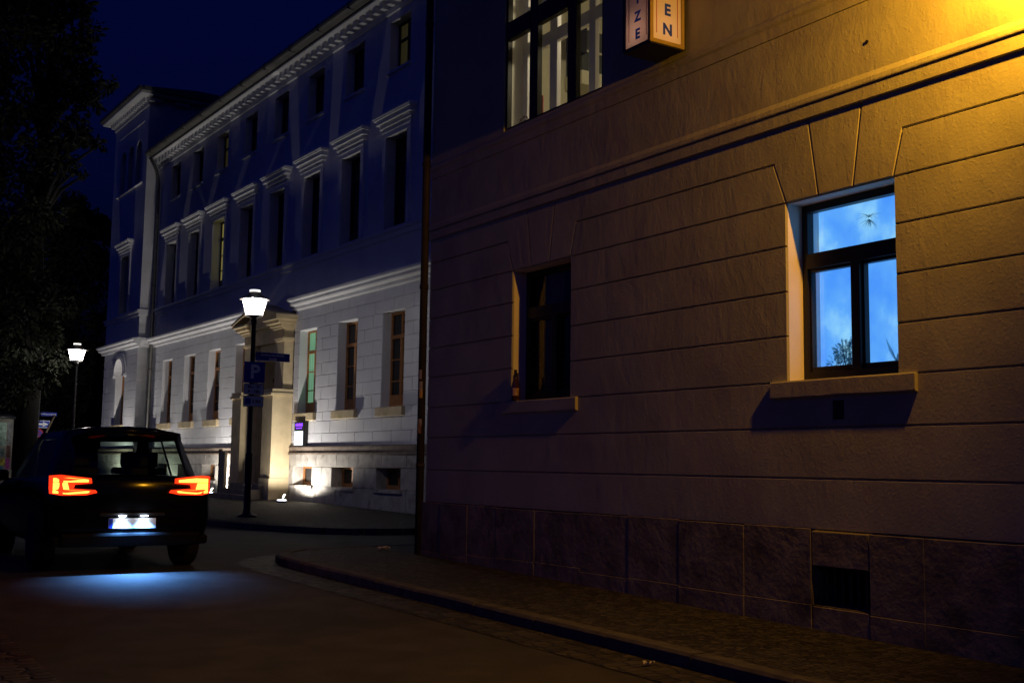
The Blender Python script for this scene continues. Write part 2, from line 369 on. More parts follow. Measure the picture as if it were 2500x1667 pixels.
# mouldings
mb = MB()
prof = [(-.03, 2.93), (.018, 2.945), (.0235, 2.95), (.0235, 3.055), (.014, 3.06), (.035, 3.070), (.037, 3.08), (.033, 3.115), (.0, 3.17), (-.03, 3.17)]
mb.add([(XR, y, z) for y, z in prof] + [(XL, y, z) for y, z in prof], [(i, i + 1, i + 11, i + 10) for i in range(9)] + [tuple(range(10)), tuple(range(10, 20))])
mb.build('string_moulding', M_plaster, NB)
mb = MB(); prof = [(-.03, 3.755), (.012, 3.765), (.016, 3.86), (.030, 3.885), (.033, 3.925), (.0, 3.965), (-.03, 3.965)]
mb.add([(XR, y, z) for y, z in prof] + [(XL, y, z) for y, z in prof], [(i, i + 1, i + 8, i + 7) for i in range(6)] + [tuple(range(7)), tuple(range(7, 14))])
mb.build('sill_course', M_plaster, NB)
# plinth of big uneven stones
mb = MB(); CEL = (6.0, 6.59, -1.085, -.78); x = XR
joints = [XR, -2.7, -1.2, .2, 1.5, 2.6, 3.8, 4.75, 5.5, 6.0, 6.59, 7.35, 8.2, 8.95, 9.75, 10.6, 11.4, 12.05, 12.7, XL + .03]
for a, b in zip(joints, joints[1:]):
    top = -.485 + random.uniform(-.012, .008); o = .045 + random.uniform(-.005, .005)
    if a == 6.0:
        mb.block([(a, CEL[3]), (b, CEL[3]), (b, top), (a, top)], idn, o, -.03, .01); mb.block([(a, -1.75), (b, -1.75), (b, CEL[2]), (a, CEL[2])], idn, o, -.03, .01)
    else:
        split = -1.08 + random.uniform(-.05, .05)
        mb.block([(a, split), (b, split), (b, top), (a, top)], idn, o, o - .005, .0012); mb.block([(a, -1.9), (b, -1.9), (b, split), (a, split)], idn, o + .004, o - .005, .0012)
mb.quad((XR, -.02, -1.9), (6.0, -.02, -1.9), (6.0, -.02, -.49), (XR, -.02, -.49)); mb.quad((6.59, -.02, -1.9), (XL, -.02, -1.9), (XL, -.02, -.49), (6.59, -.02, -.49))
reveal(mb, CEL, .03, .35)
mb.quad((XL + .03, .04, -1.9), (XL + .03, -9, -1.9), (XL + .03, -9, -.49), (XL + .03, .04, -.49))
mb.build('plinth', M_plinth, NB, bevel=.006)
cw = MB().box(6.0, 6.59, -.34, -.30, -1.085, -.78).build('cellar_window', M_pane, NB)
gr_ = MB()
for k_ in range(7): gr_.box(6.05 + k_ * .08, 6.066 + k_ * .08, -.10, -.084, -1.08, -.785)
gr_.build('grille', mat('rusty_grille', (.10, .075, .06), .7, .2), cw)
MB().box(6.28, 6.31, -.30, -.27, -1.08, -.785).box(6.0, 6.59, -.30, -.27, -.81, -.785).build('frame', M_frame, cw)
# sills
def sill(x0, x1):
    m = MB(); n = 9; top = []
    for i in range(n): top.append((x0 + (x1 - x0) * i / (n - 1), random.uniform(-.008, .008)))
    ring = lambda e: [(-.03, .585), (.030, .59 + e), (.037, .60 + e), (.038, .722 + e * .5), (.031, .735), (-.24, .742)]
    pts = []
    for x, e in top: pts += [(x, y, z) for y, z in ring(e)]
    fs = [(k * 6 + i, k * 6 + i + 1, k * 6 + i + 7, k * 6 + i + 6) for k in range(n - 1) for i in range(5)] + [tuple(range(6)), tuple(range((n - 1) * 6, n * 6))]
    m.add(pts, fs); return m
sill(5.55, 7.03).build('sill', M_plaster, NB); sill(9.86, 11.36).build('sill', M_plaster, NB)
MB().box(6.26, 6.37, -.02, .004, .40, .555).box(6.28, 6.35, .004, .007, .42, .535).build('vent_plate', M_metal, NB)
tube = MB(); tube.tube([(5.955, -.02, 3.42), (5.955, .008, 3.42)], .016, 8); tube.build('wall_hook', M_metal, NB)

def near_window(w, mull_x, name='window'):
    """dark outer frame with transom, two leaves below, set back in the reveal"""
    a, b, c, d = w; yb, yf = -.27, -.19
    m = MB(); t = .06
    m.box(a, a + t, yb, yf, c, d).box(b - t, b, yb, yf, c, d).box(a + t, b - t, yb, yf, c, c + .08).box(a + t, b - t, yb, yf, d - .065, d)
    m.box(a + t, b - t, yb, yf + .02, 1.70, 1.83); m.box(mull_x - .045, mull_x + .045, yb, yf + .015, c + .08, 1.70)
    for x0, x1 in ((a + t, mull_x - .045), (mull_x + .045, b - t)):                # casement rebates
        m.box(x0, x0 + .02, yb, yf - .02, c + .08, 1.70).box(x1 - .02, x1, yb, yf - .02, c + .08, 1.70).box(x0 + .02, x1 - .02, yb, yf - .02, c + .08, c + .125).box(x0 + .02, x1 - .02, yb, yf - .02, 1.675, 1.70)
    o = m.build(name, M_frame, NB, bevel=.004)
    MB().box(a + t, b - t, yb + .03, yb + .036, c + .07, d - .06).build('pane', M_clear, o)
    return o
near_window(WIN_R, 6.275); near_window(WIN_L, 10.57)
# niche with the glowing sky panel
mb = MB(); a, b, c, d = WIN_R
for p in (((a - .25, -.27, c), (a - .25, -.27, d), (a - .25, -.55, d), (a - .25, -.55, c)), ((b + .05, -.27, c), (b + .05, -.27, d), (b + .05, -.55, d), (b + .05, -.55, c)),
          ((a - .25, -.27, c + .02), (b + .05, -.27, c + .02), (b + .05, -.55, c + .02), (a - .25, -.55, c + .02)), ((a - .25, -.27, d), (b + .05, -.27, d), (b + .05, -.55, d), (a - .25, -.55, d))): mb.quad(*p)
mb.build('window_niche', M_inner, NB)
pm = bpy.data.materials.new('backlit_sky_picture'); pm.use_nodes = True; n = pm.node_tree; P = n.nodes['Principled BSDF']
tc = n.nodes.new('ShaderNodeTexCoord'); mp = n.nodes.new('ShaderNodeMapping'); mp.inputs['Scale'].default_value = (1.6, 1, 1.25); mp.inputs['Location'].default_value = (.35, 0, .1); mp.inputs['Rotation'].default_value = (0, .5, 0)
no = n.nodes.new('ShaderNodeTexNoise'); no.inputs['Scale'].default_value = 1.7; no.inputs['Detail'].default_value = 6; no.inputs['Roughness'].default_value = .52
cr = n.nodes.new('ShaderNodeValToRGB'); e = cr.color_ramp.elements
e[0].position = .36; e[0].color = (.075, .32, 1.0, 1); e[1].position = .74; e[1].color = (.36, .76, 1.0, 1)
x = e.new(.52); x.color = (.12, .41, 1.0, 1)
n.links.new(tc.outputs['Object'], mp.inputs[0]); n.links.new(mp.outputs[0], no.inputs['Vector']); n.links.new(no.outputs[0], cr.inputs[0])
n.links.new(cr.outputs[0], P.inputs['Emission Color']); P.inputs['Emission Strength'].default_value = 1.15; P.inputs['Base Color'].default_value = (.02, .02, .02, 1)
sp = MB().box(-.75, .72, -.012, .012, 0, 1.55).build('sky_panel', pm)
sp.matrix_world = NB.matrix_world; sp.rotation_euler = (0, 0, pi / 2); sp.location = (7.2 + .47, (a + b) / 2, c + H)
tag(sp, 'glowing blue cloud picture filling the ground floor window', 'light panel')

# the dark window on the left: room behind with drawn curtains
a, b, c, d = WIN_L
mb = MB(); mb.box(a - .3, b + .3, -2.2, -.28, c - .3, d + .3); mb.f = [f for i, f in enumerate(mb.f) if i != 3]; mb.build('dark_room', M_black, NB)  # near-black walls put the darkness of an unlit room into the colour
M_curt = mat('brown_curtain', (.20, .14, .09), .9, var=.15)
for s0, s1 in ((a + .02, a + .36), (b - .48, b - .06)):
    m = MB(); n = 18
    pts = [(s0 + (s1 - s0) * i / n, -.40 + .025 * sin(i * 2.1), z) for z in (c + .05, d - .02) for i in range(n + 1)]
    m.add(pts, [(i, i + 1, n + 2 + i, n + 1 + i) for i in range(n)]); m.build('curtain', M_curt, NB, True)

# downpipe at the corner
mb = MB(); px, py = 13.26, .05
mb.tube([(px, py, -1.2), (px, py, 9.4)], .052, 14)
for z in (-.05, 2.3, 3.95, 5.9): mb.tube([(px, py, z), (px, py, z + .06)], .06, 14)
dp = mb.build('downpipe', M_pipe, NB, True)
M_st = [mat('sticker_%s' % k, c, .6, var=.3, vscale=30) for k, c in (('grey', (.35, .33, .33)), ('ochre', (.45, .3, .1)), ('brown', (.2, .1, .07)))]
for k in range(9):
    z = random.uniform(.2, 1.55); t0 = random.uniform(.6, 2.0); h = random.uniform(.06, .13); m = MB(); n = 6
    pts = [(px + .0535 * cos(t0 + i * .17), py + .0535 * sin(t0 + i * .17), zz) for zz in (z, z + h) for i in range(n)]
    m.add(pts, [(i, i + 1, n + i + 1, n + i) for i in range(n - 1)]); m.build('sticker', M_st[k % 3], dp)

# upper window: dark outer frame flush with the wall, pale inner casements, lit room behind
mb = MB(); a, b, c, d = WIN_U; y0, y1 = -.09, -.02
for x0, x1 in ((a, a + .05), (9.975, 10.135), (10.735, 10.90), (b - .04, b)): mb.box(x0, x1, y0, y1, c, d)
for x0, x1 in ((a + .05, 9.975), (10.135, 10.735), (10.90, b - .04)): mb.box(x0, x1, y0, y1, c, c + .035).box(x0, x1, y0 + .002, y1 + .012, 5.13, 5.35)
uw = mb.build('window', M_frame, NB, bevel=.005)
MB().box(a + .03, b - .03, -.062, -.058, c, d).build('pane', M_clear, uw)
mb = MB(); yi0, yi1 = -.36, -.30
for x0, x1 in ((9.38, 9.48), (9.99, 10.11), (10.74, 10.89), (11.37, 11.48)): mb.box(x0, x1, yi0, yi1, c - .02, d)
for x0, x1 in ((9.48, 9.99), (10.11, 10.74), (10.89, 11.37)): mb.box(x0, x1, yi0, yi1, c - .02, c + .07).box(x0, x1, yi0, yi1, 5.0, 5.16).box(x0, x1, yi0 + .02, yi1 - .02, 5.55, 5.62)
ic = mb.build('inner_casement', M_inner, uw, bevel=.006)
mb = MB()
mb.box(8.3, 13.0, -3.6, -.37, 3.7, 6.85); mb.f = [f for i, f in enumerate(mb.f) if i != 3]          # open towards the street
for x0, x1 in ((8.3, 9.38), (11.5, 13.0)): mb.quad((x0, -.365, 3.7), (x1, -.365, 3.7), (x1, -.365, 6.85), (x0, -.365, 6.85))
mb.build('lit_room', M_cream, NB)
mb = MB(); mb.quad((9.38, -.37, 3.98), (11.5, -.37, 3.98), (11.5, -.1, 3.98), (9.38, -.1, 3.98)); mb.quad((11.5, -.37, 3.9), (11.5, -.1, 3.9), (11.5, -.1, 6.4), (11.5, -.37, 6.4)); mb.quad((9.38, -.37, 3.9), (9.38, -.1, 3.9), (9.38, -.1, 6.4), (9.38, -.37, 6.4))
mb.build('window_reveal', mat('brightened_reveal', (.82, .78, .68), .85, var=.03), NB)  # paler than the room's cream, to put lamplight on the reveal into its colour
NW = lambda x, y, z: (7.2 - y, x, z + H)                                       # house-local to world
cl = empty('ceiling_lamp', NW(10.3, -1.25, 5.75), 0, 'round white ceiling lamp in the lit upstairs room', 'lamp')
MB().lathe([(.02, .22), (.16, .2), (.2, .1), (.16, .02), (.02, 0)], (0, 0, 0), 20).build('lamp_shade', emit('warm_lamp_glass', (1, .86, .6), 3.0), cl, True)
lamp('room_light', 'POINT', (0, 0, -.25), 62, (1, .85, .55), cl, .15)
cab = empty('wall_cabinet', (9.95, 12.6, 5.52 + H), pi, 'dark wall cabinet with one shelf line in the lit upstairs room', 'cabinet')
MB().box(-.72, .72, -.38, .0, .0, .60).build('cabinet_body', mat('dark_green_cabinet', (.05, .055, .05), .5, var=.1), cab, bevel=.01)
MB().box(-.70, .70, .002, .02, .28, .31).box(-.74, .74, -.38, .03, -.20, -.002).box(-.74, .74, -.38, .02, .602, .63).build('trim', M_cream, cab)
pst = MB().box(0, .12, -.012, 0, 0, .27).build('poster', mat('red_poster', (.55, .12, .08), .7, var=.5, vscale=14))
pst.location = NW(10.99, -.275, 4.12); pst.rotation_euler = (0, 0, pi / 2); tag(pst, 'narrow red poster with dark top standing in the upstairs window', 'poster')
MB().box(.02, .10, .0005, .003, .15, .25).build('dark_patch', M_metal, pst)
spk = MB().box(-.12, .12, -.1, .1, 0, .40).build('speaker', M_plastic, None, bevel=.02); spk.location = NW(12.6, -1.93, 5.74); tag(spk, 'black loudspeaker hanging behind the middle upstairs pane', 'speaker')
MB().lathe([(.0, .0), (.08, .0), (.085, .015), (.03, .02), (.0, .02)], (0, 0, 0), 16).build('speaker_cone', M_metal, spk).matrix_local = Matrix.Translation((-.101, 0, .14)) @ Matrix.Rotation(-pi / 2, 4, 'Y')
MB().tube([(0, 0, .42), (0, 0, 1.1)], .012, 6).build('hanger', M_metal, spk)

def leaves(mb, c, r, n, size, flat=1., droop=0., rnd=random):
    for _ in range(n):
        d = Vector((rnd.gauss(0, 1), rnd.gauss(0, 1), rnd.gauss(0, 1) * flat)).normalized() * r * rnd.random() ** .4
        p = Vector(c) + d; ax = (d.normalized() + Vector((rnd.uniform(-.6, .6), rnd.uniform(-.6, .6), rnd.uniform(-.6, .6) - droop))).normalized()
        s = ax.orthogonal().normalized(); s.rotate(Matrix.Rotation(rnd.uniform(0, 6.3), 3, ax)); L = size * rnd.uniform(.6, 1.3)
        mb.add([p, p + ax * L * .5 + s * L * .22, p + ax * L, p + ax * L * .5 - s * L * .22], [(0, 1, 2, 3)])
def blades(mb, c, n, L, w, up=.6, curl=.5):
    for k in range(n):
        t = 2 * pi * k / n + random.uniform(-.3, .3); d = Vector((cos(t), sin(t), random.uniform(up * .4, up * 1.6))).normalized(); side = Vector((-sin(t), cos(t), 0)); p = Vector(c); pts = []; m = 6
        l = L * random.uniform(.6, 1.15)
        for i in range(m + 1):
            q = p + d * (l * i / m) + Vector((0, 0, -curl * l * (i / m) ** 2)); ww = w * (1 - (i / m) ** 2) * .5 + .0005
            pts += [q + side * ww, q - side * ww]
        mb.add(pts, [(2 * i, 2 * i + 1, 2 * i + 3, 2 * i + 2) for i in range(m)])
M_leafw = sheer('window_plant_leaf', (.16, .30, .32), .38)
bush = empty('potted_bush', NW(6.53, -.365, .76), 0, 'bushy small-leaved plant at the foot of the blue window picture', 'plant')
m = MB(); leaves(m, (0, 0, .2), .10, 260, .045); leaves(m, (0, .07, .13), .10, 150, .04); leaves(m, (0, -.08, .22), .09, 150, .04); m.build('foliage', M_leafw, bush)
m = MB(); [m.tube([(0, 0, .02), (random.uniform(-.1, .1), random.uniform(-.12, .14), random.uniform(.2, .36))], .003, 5) for _ in range(9)]; m.build('stem', M_leafw, bush)
MB().lathe([(.05, 0), (.07, .1), (.062, .1), (.0, .09)], (0, 0, 0), 18).build('pot', M_plastic, bush)
lily = empty('leaf_plant', NW(6.00, -.36, .76), 0, 'plant with two tall pointed leaves by the right blue pane', 'plant')
m = MB(); blades(m, (0, 0, .07), 7, .17, .045, 2.2, .1); m.add([(0, .0, .05), (.005, .10, .20), (.0, .13, .31), (-.005, .05, .19)], [(0, 1, 2, 3)]); m.add([(0, 0, .05), (.004, -.03, .2), (0, -.13, .33), (-.004, -.06, .18)], [(0, 1, 2, 3)]); m.build('leaf', M_leafw, lily)
MB().lathe([(.04, 0), (.055, .08), (.05, .08), (.0, .07)], (0, 0, 0), 18).build('pot', M_plastic, lily)
air = empty('air_plant', NW(6.27, -.36, 2.11), 0, 'spiky little hanging plant in the top blue pane', 'plant')
m = MB(); blades(m, (0, 0, -.02), 22, .14, .008, .5, .4); blades(m, (0, 0, -.04), 16, .09, .012, -.5, .2); m.build('leaf', M_leafw, air)
flo = empty('dried_flowers', NW(11.15, -.22, 3.99), 0, 'small dried red flowers lying at the sill of the left upstairs pane', 'flowers')
m = MB(); leaves(m, (0, 0, .07), .13, 160, .04, .45); m.build('flower', mat('dried_flower', (.22, .07, .04), .9, var=.4), flo)
m = MB(); [m.tube([(0, 0, 0), (random.uniform(-.04, .04), random.uniform(-.03, .22), random.uniform(.03, .12))], .003, 5) for _ in range(14)]; m.build('stem', mat('dry_stem', (.14, .09, .05), .9), flo)

# bottles on the left sill
def bottle(loc, h, m, cap, label, tint):
    o = empty('bottle', loc, 0, label, 'bottle'); s = h / .32
    prof = [(.0, 0), (.034, .0), (.037, .008), (.037, .15), (.034, .18), (.018, .225), (.0145, .25), (.0145, .30), (.0, .30)]
    MB().lathe([(r * s, z * s) for r, z in prof], (0, 0, 0), 20).build('glass_body', m, o, True)
    MB().lathe([(.0, .245 * s), (.0165 * s, .245 * s), (.0165 * s, .32 * s), (.0, .322 * s)], (0, 0, 0), 14).build('cap', cap, o, True)
    if tint: MB().lathe([(.0376 * s, .045 * s), (.0378 * s, .05 * s), (.0378 * s, .12 * s), (.0376 * s, .125 * s)], (0, 0, 0), 20).build('paper_label', tint, o, True)
    return o
M_bg = mat('brown_bottle_glass', (.10, .04, .018), .08, var=.1, spec=.6); M_bg.node_tree.nodes['Principled BSDF'].inputs['Transmission Weight'].default_value = .55
M_lab = mat('bottle_label', (.35, .22, .2), .7, var=.7, vscale=25)
bottle(NW(11.10, -.03, .742), .32, M_bg, M_metal, 'slim brown bottle with dark neck on the left window sill', None)
bottle(NW(11.04, .03, .742), .35, M_bg, M_plastic, 'taller clear brown bottle with pale label, right of the slim one', M_lab)

# ------------------------------------------------------------------ illuminated sign box
M_pan = sheer('sign_panel', (.86, .80, .74), .02)
M_let = emit('blue_lettering', (.008, .06, .45), .06); M_line = mat('red_line', (.42, .03, .02), .5, var=.05)  # faint emission of the lettering imitates backlight coming through it
M_gold = mat('yellowed_frame', (.34, .25, .10), .45, .2, var=.15); M_nframe = mat('navy_frame', (.02, .02, .05), .5, var=.1)
sg = empty('sign_box', NW(8.1, 0, 4.0), pi / 2, 'lit box sign with blue vertical letters ZE and EN and red lines', 'sign')
SH = 2.6                                             # local: x 0..0.41 along the wall, y 0.05..0.47 out, z 0..SH
m = MB(); m.box(0, .41, .05, .47, -.012, .0).box(0, .41, .05, .47, SH, SH + .012).box(0, .41, .03, .05, 0, SH).box(.395, .41, .05, .47, 0, SH)
m.build('sign_casing', M_nframe, sg)
m = MB(); m.box(-.006, .02, .437, .476, 0, SH).box(-.006, .02, .05, .085, 0, SH).box(-.006, .02, .085, .437, 0, .035).box(-.006, .02, .085, .437, SH - .035, SH); m.build('sign_frame', M_gold, sg)
m = MB(); m.box(.378, .41, .45, .476, 0, SH).box(.0205, .03, .45, .476, 0, SH).box(.03, .378, .45, .476, 0, .02).box(.03, .378, .45, .476, SH - .02, SH); m.build('sign_frame', M_nframe, sg)
p1 = MB().box(.006, .012, .085, .437, .035, SH - .035).build('end_panel', M_pan, sg)
p2 = MB().box(.03, .378, .458, .464, .02, SH - .02).build('front_panel', M_pan, sg)
for k, (y0) in enumerate((.125, .385)): MB().box(.0035, .0058, y0, y0 + .007, .1, SH - .1).build('red_line', M_line, p1)
for k, (x0) in enumerate((.062, .325)): MB().box(x0, x0 + .007, .4642, .4665, .08, SH - .1).build('red_line', M_line, p2)
R_end = (pi / 2, 0, -pi / 2); R_frt = (pi / 2, 0, pi)
writing('letter', 'N', .155, M_let, p1, (.003, .255, .15), R_end, .005)
writing('letter', 'E', .155, M_let, p1, (.003, .255, .345), R_end, .005)
writing('letter', 'E', .135, M_let, p2, (.195, .4665, .125), R_frt, .005)
writing('letter', 'Z', .135, M_let, p2, (.195, .4665, .30), R_frt, .005)
writing('letter', 'T', .135, M_let, p2, (.195, .4665, .475), R_frt, .005)
for zb in (.25, 1.9): MB().tube([(.2, -.02, zb), (.2, .05, zb)], .035, 10).build('wall_bracket', M_metal, sg)
m = MB(); m.tube([(.27, .2, .1), (.27, .2, .22)], .02, 10); m.build('bulb', emit('sign_bulb', (1, .62, .38), 6), sg)
lamp('sign_light', 'POINT', (.24, .27, .16), 1.7, (1, .55, .36), sg, .03)

# ------------------------------------------------------------------ sodium wall lamp just above the frame
LX, LY, LZ = 6.75, 4.08, 3.95
wl = empty('wall_lamp', (LX, LY, LZ + H), 0, 'orange sodium lamp on a bracket arm above the pavement', 'lamp')
MB().lathe([(.16, .0), (.15, .05), (.09, .13), (.04, .16), (.0, .16)], (0, 0, 0), 24).build('lamp_hood', M_metal, wl, True)
MB().tube([(0, 0, .15), (.02, 0, .26), (.15, 0, .32), (7.2 - LX + .02, 0, .32)], .02, 10).build('bracket_arm', M_metal, wl, True)
MB().lathe([(.0, .002), (.022, .01), (.03, .03), (.025, .055), (.0, .065)], (0, 0, .0), 16).build('bulb', emit('sodium_bulb', (1, .5, .06), 20), wl, True)
MB().lathe([(.0, -.215), (.05, -.20), (.05, -.19), (.0, -.19)], (0, 0, 0), 20).tube([(.07, 0, -.2), (.155, 0, .02)], .004, 6).tube([(-.07, 0, -.2), (-.155, 0, .02)], .004, 6).build('light_baffle', M_metal, wl)  # unseen disc on struts, added to dim the light straight below the bulb
lamp('sodium_light', 'POINT', (0, 0, -.05), 510, (1, .445, .024), wl, .045)

# ================================================================== FAR CIVIC BUILDING  (local x = along facade, y = out, z rel. lens)
nv = Vector((cos(FB), sin(FB), 0)); tv = Vector((-sin(FB), cos(FB), 0))
FB_ = empty('civic_building', (FD * nv.x, FD * nv.y, H), pi / 2 + FB, 'long white civic building with floodlit stone ground floor and corner tower', 'building')
FW = lambda u, v, z: tuple(nv * (FD - v) + tv * u + Vector((0, 0, z + H)))
COL = [24.4, 26.9, 29.38, 31.87, 34.35, 36.9, 39.4, 41.9]
U0, U1 = 18.5, 43.9; TV = .53; T0, T1 = 43.9, 48.6; TC = 46.15
GFW = [(c - .56, c + .56, 1.36, 3.675) for i, c in enumerate(COL) if i != 3]
FFW = [(c - .55, c + .55, 5.77, 8.07) for c in COL]; SFW = [(c - .53, c + .53, 9.75, 11.05) for c in COL]
PORT = (30.32, 33.45)
FROWS = [.44, .787, 1.115, 1.36, 1.70, 2.03, 2.35, 2.68, 3.03, 3.35, 3.675, 4.0, 4.32]
tw = lambda a, o, z: (a, o + TV, z)                                            # tower front plane
tr = lambda a, o, z: (T0 - o, a, z)                                            # tower right return (a = v)
mb = MB()
def course(mb, r0, r1, spans, fn, step, ph):
    for s0, s1 in spans:
        n = max(1, round((s1 - s0) / step)); x = s0; cuts = [s0]
        y = s0 + step * (.5 if ph else 1.0)
        while y < s1 - .25: cuts.append(y); y += step
        cuts.append(s1)
        for a, b in zip(cuts, cuts[1:]): mb.block([(a, r0), (b, r0), (b, r1), (a, r1)], fn, 0, -.022, .013)
for k, (r0, r1) in enumerate(zip(FROWS, FROWS[1:])):
    holes = [PORT] + ([(h[0], h[1]) for h in GFW] if 1.3 < r0 and r1 < 3.7 else [])
    holes.sort(); x = U0; spans = []
    for a, b in holes: spans.append((x, a)); x = b
    spans.append((x, U1)); course(mb, r0, r1, spans, idn, .98, k % 2)
grid_wall(mb, U0, U1, .3, 4.4, -.022, GFW + [(PORT[0], PORT[1], .0, 4.4)], 0)
for h in GFW: reveal(mb, h, -.02, .24)
grid_wall(mb, U0, U1, 4.3, 11.7, 0, FFW + SFW, 0)
for h in FFW + SFW: reveal(mb, h, 0, .24)
mb.quad((U0, 0, -1.3), (U0, -11, -1.3), (U0, -11, 11.7), (U0, 0, 11.7)); mb.quad((U0, -11, -1.3), (U1, -11, -1.3), (U1, -11, 11.7), (U0, -11, 11.7))
mb.build('wall', M_white, FB_)
# tower wall
mb = MB()
def arch_poly(c, hw, z0, zs, n=10):
    """half-round headed opening as polygon, counter-clockwise from lower left"""
    return [(c - hw, z0), (c + hw, z0)] + [(c + hw * cos(pi * i / n), zs + hw * sin(pi * i / n)) for i in range(n + 1)]
def arch_hole(mb, c, hw, z0, zs, x0, x1, zt, fn, y, depth):
    """wall panel x0..x1, z0..zt with a round-headed hole, and its reveal"""
    n = 12; arc = [(c + hw * cos(pi * i / n), zs + hw * sin(pi * i / n)) for i in range(n + 1)]
    mb.add([fn(x0, y, z0), fn(c - hw, y, z0), fn(c - hw, y, zs), fn(x0, y, zs)], [(0, 1, 2, 3)]); mb.add([fn(c + hw, y, z0), fn(x1, y, z0), fn(x1, y, zs), fn(c + hw, y, zs)], [(0, 1, 2, 3)])
    for i in range(n):
        p, q = arc[i], arc[i + 1]
        ex = lambda t: (x1 + (x0 - x1) * t)
        mb.add([fn(p[0], y, p[1]), fn(ex(i / n), y, zt), fn(ex((i + 1) / n), y, zt), fn(q[0], y, q[1])], [(0, 1, 2, 3)])
    mb.add([fn(c + hw, y, zs), fn(x1, y, zs), fn(x1, y, zt)], [(0, 1, 2)]); mb.add([fn(c - hw, y, zs), fn(x0, y, zt), fn(x0, y, zs)], [(0, 1, 2)])
    path = [(c + hw, z0)] + arc + [(c - hw, z0)]
    for p, q in zip(path, path[1:]): mb.add([fn(p[0], y, p[1]), fn(q[0], y, q[1]), fn(q[0], y - depth, q[1]), fn(p[0], y - depth, p[1])], [(0, 1, 2, 3)])
    mb.add([fn(c - hw, y, z0), fn(c + hw, y, z0), fn(c + hw, y - depth, z0), fn(c - hw, y - depth, z0)], [(0, 1, 2, 3)])
GA = (TC, .62, 1.36, 3.35)
for k, (r0, r1) in enumerate(zip(FROWS, FROWS[1:])):
    if 1.3 < r0 and r1 < 4.05:
        sp_ = [(T0, GA[0] - .72), (GA[0] + .72, T1)]
    else: sp_ = [(T0, T1)]
    course(mb, r0, r1, sp_, tw, 2.4, k % 2); course(mb, r0, r1, [(-.02, TV)], tr, 1.0, 0)
grid_wall(mb, T0, GA[0] - .72, .3, 4.4, -.022, [], 0, tw); grid_wall(mb, GA[0] + .72, T1, .3, 4.4, -.022, [], 0, tw)
grid_wall(mb, GA[0] - .72, GA[0] + .72, .3, 1.36, -.022, [], 0, tw); grid_wall(mb, GA[0] - .72, GA[0] + .72, 4.02, 4.4, -.022, [], 0, tw)
arch_hole(mb, GA[0], GA[1], GA[2], GA[3], GA[0] - .72, GA[0] + .72, 4.02, tw, 0, .26)
TF = (TC - .58, TC + .58, 5.8, 8.07)
grid_wall(mb, T0, T1, 4.3, 10.8, 0, [TF], 0, tw); reveal(mb, TF, 0, .24, tw)
AC = [TC - 1.08, TC, TC + 1.08]; bx = [T0, TC - .54, TC + .54, T1]
for c, x0, x1 in zip(AC, bx, bx[1:]): arch_hole(mb, c, .38, 10.8, 12.2, x0, x1, 12.95, tw, 0, .25)
grid_wall(mb, T0, T1, 12.95, 14.1, 0, [], 0, tw)
mb.quad((T0, TV, 4.3), (T0, -6.5, 4.3), (T0, -6.5, 14.1), (T0, TV, 14.1)); mb.quad((T0, TV - .02, -1.3), (T0, -.1, -1.3), (T0, -.1, 4.3), (T0, TV - .02, 4.3))
mb.quad((T1, TV, -1.3), (T1, -6.5, -1.3), (T1, -6.5, 14.1), (T1, TV, 14.1)); mb.quad((T0, -6.5, 4), (T1, -6.5, 4), (T1, -6.5, 14.1), (T0, -6.5, 14.1))
mb.build('tower_wall', M_white, FB_)

def run(mb, prof, spans, v0=0.):
    """moulding of given (out, z) profile along x spans, closed ends"""
    n = len(prof)
    for a, b in spans:
        mb.add([(a, o + v0, z) for o, z in prof] + [(b, o + v0, z) for o, z in prof], [(i, i + 1, n + i + 1, n + i) for i in range(n - 1)] + [tuple(range(n)), tuple(range(n, 2 * n))])
# plinth
CELL = [(c - .62, c + .62, -.62, -.11) for i, c in enumerate(COL) if i != 3]
mb = MB(); tpl = MB(); PV = .05
pl = lambda a, o, z: (a, o + PV, z)
for k, (r0, r1) in enumerate(((-1.35, -.62), (-.62, -.11), (-.11, .22))):
    holes = sorted([PORT] + ([(h[0], h[1]) for h in CELL] if k == 1 else [])); x = U0; spans = []
    for a, b in holes: spans.append((x, a)); x = b
    spans.append((x, U1)); course(mb, r0, r1, spans, pl, 1.25, k % 2)
    course(tpl, r0, r1, [(T0 - .12, T1 + .1)], lambda a, o, z: (a, o + TV + PV, z), 1.3, k % 2); course(tpl, r0, r1, [(PV, TV + PV)], lambda a, o, z: (T0 - .12 - o, a, z), 1.3, 0)
grid_wall(mb, U0, PORT[0], -1.35, .3, PV - .022, CELL, 0); grid_wall(mb, PORT[1], U1, -1.35, .3, PV - .022, CELL, 0)
for h in CELL: reveal(mb, h, PV - .02, .3)
mb.build('plinth', M_fplinth, FB_); tpl.build('tower_plinth', M_fplinth, FB_)
mb = MB(); prof = [(-.03, .205), (PV + .03, .215), (PV + .04, .235), (PV + .035, .265), (PV + .0, .28), (PV + .005, .37), (PV + .012, .385), (PV + .012, .425), (.0, .45), (-.03, .45)]
run(mb, prof, [(U0, PORT[0]), (PORT[1], T0)]); run(mb, prof, [(T0 - .13, T1 + .12)], TV); mb.build('plinth_moulding', M_fmould, FB_)
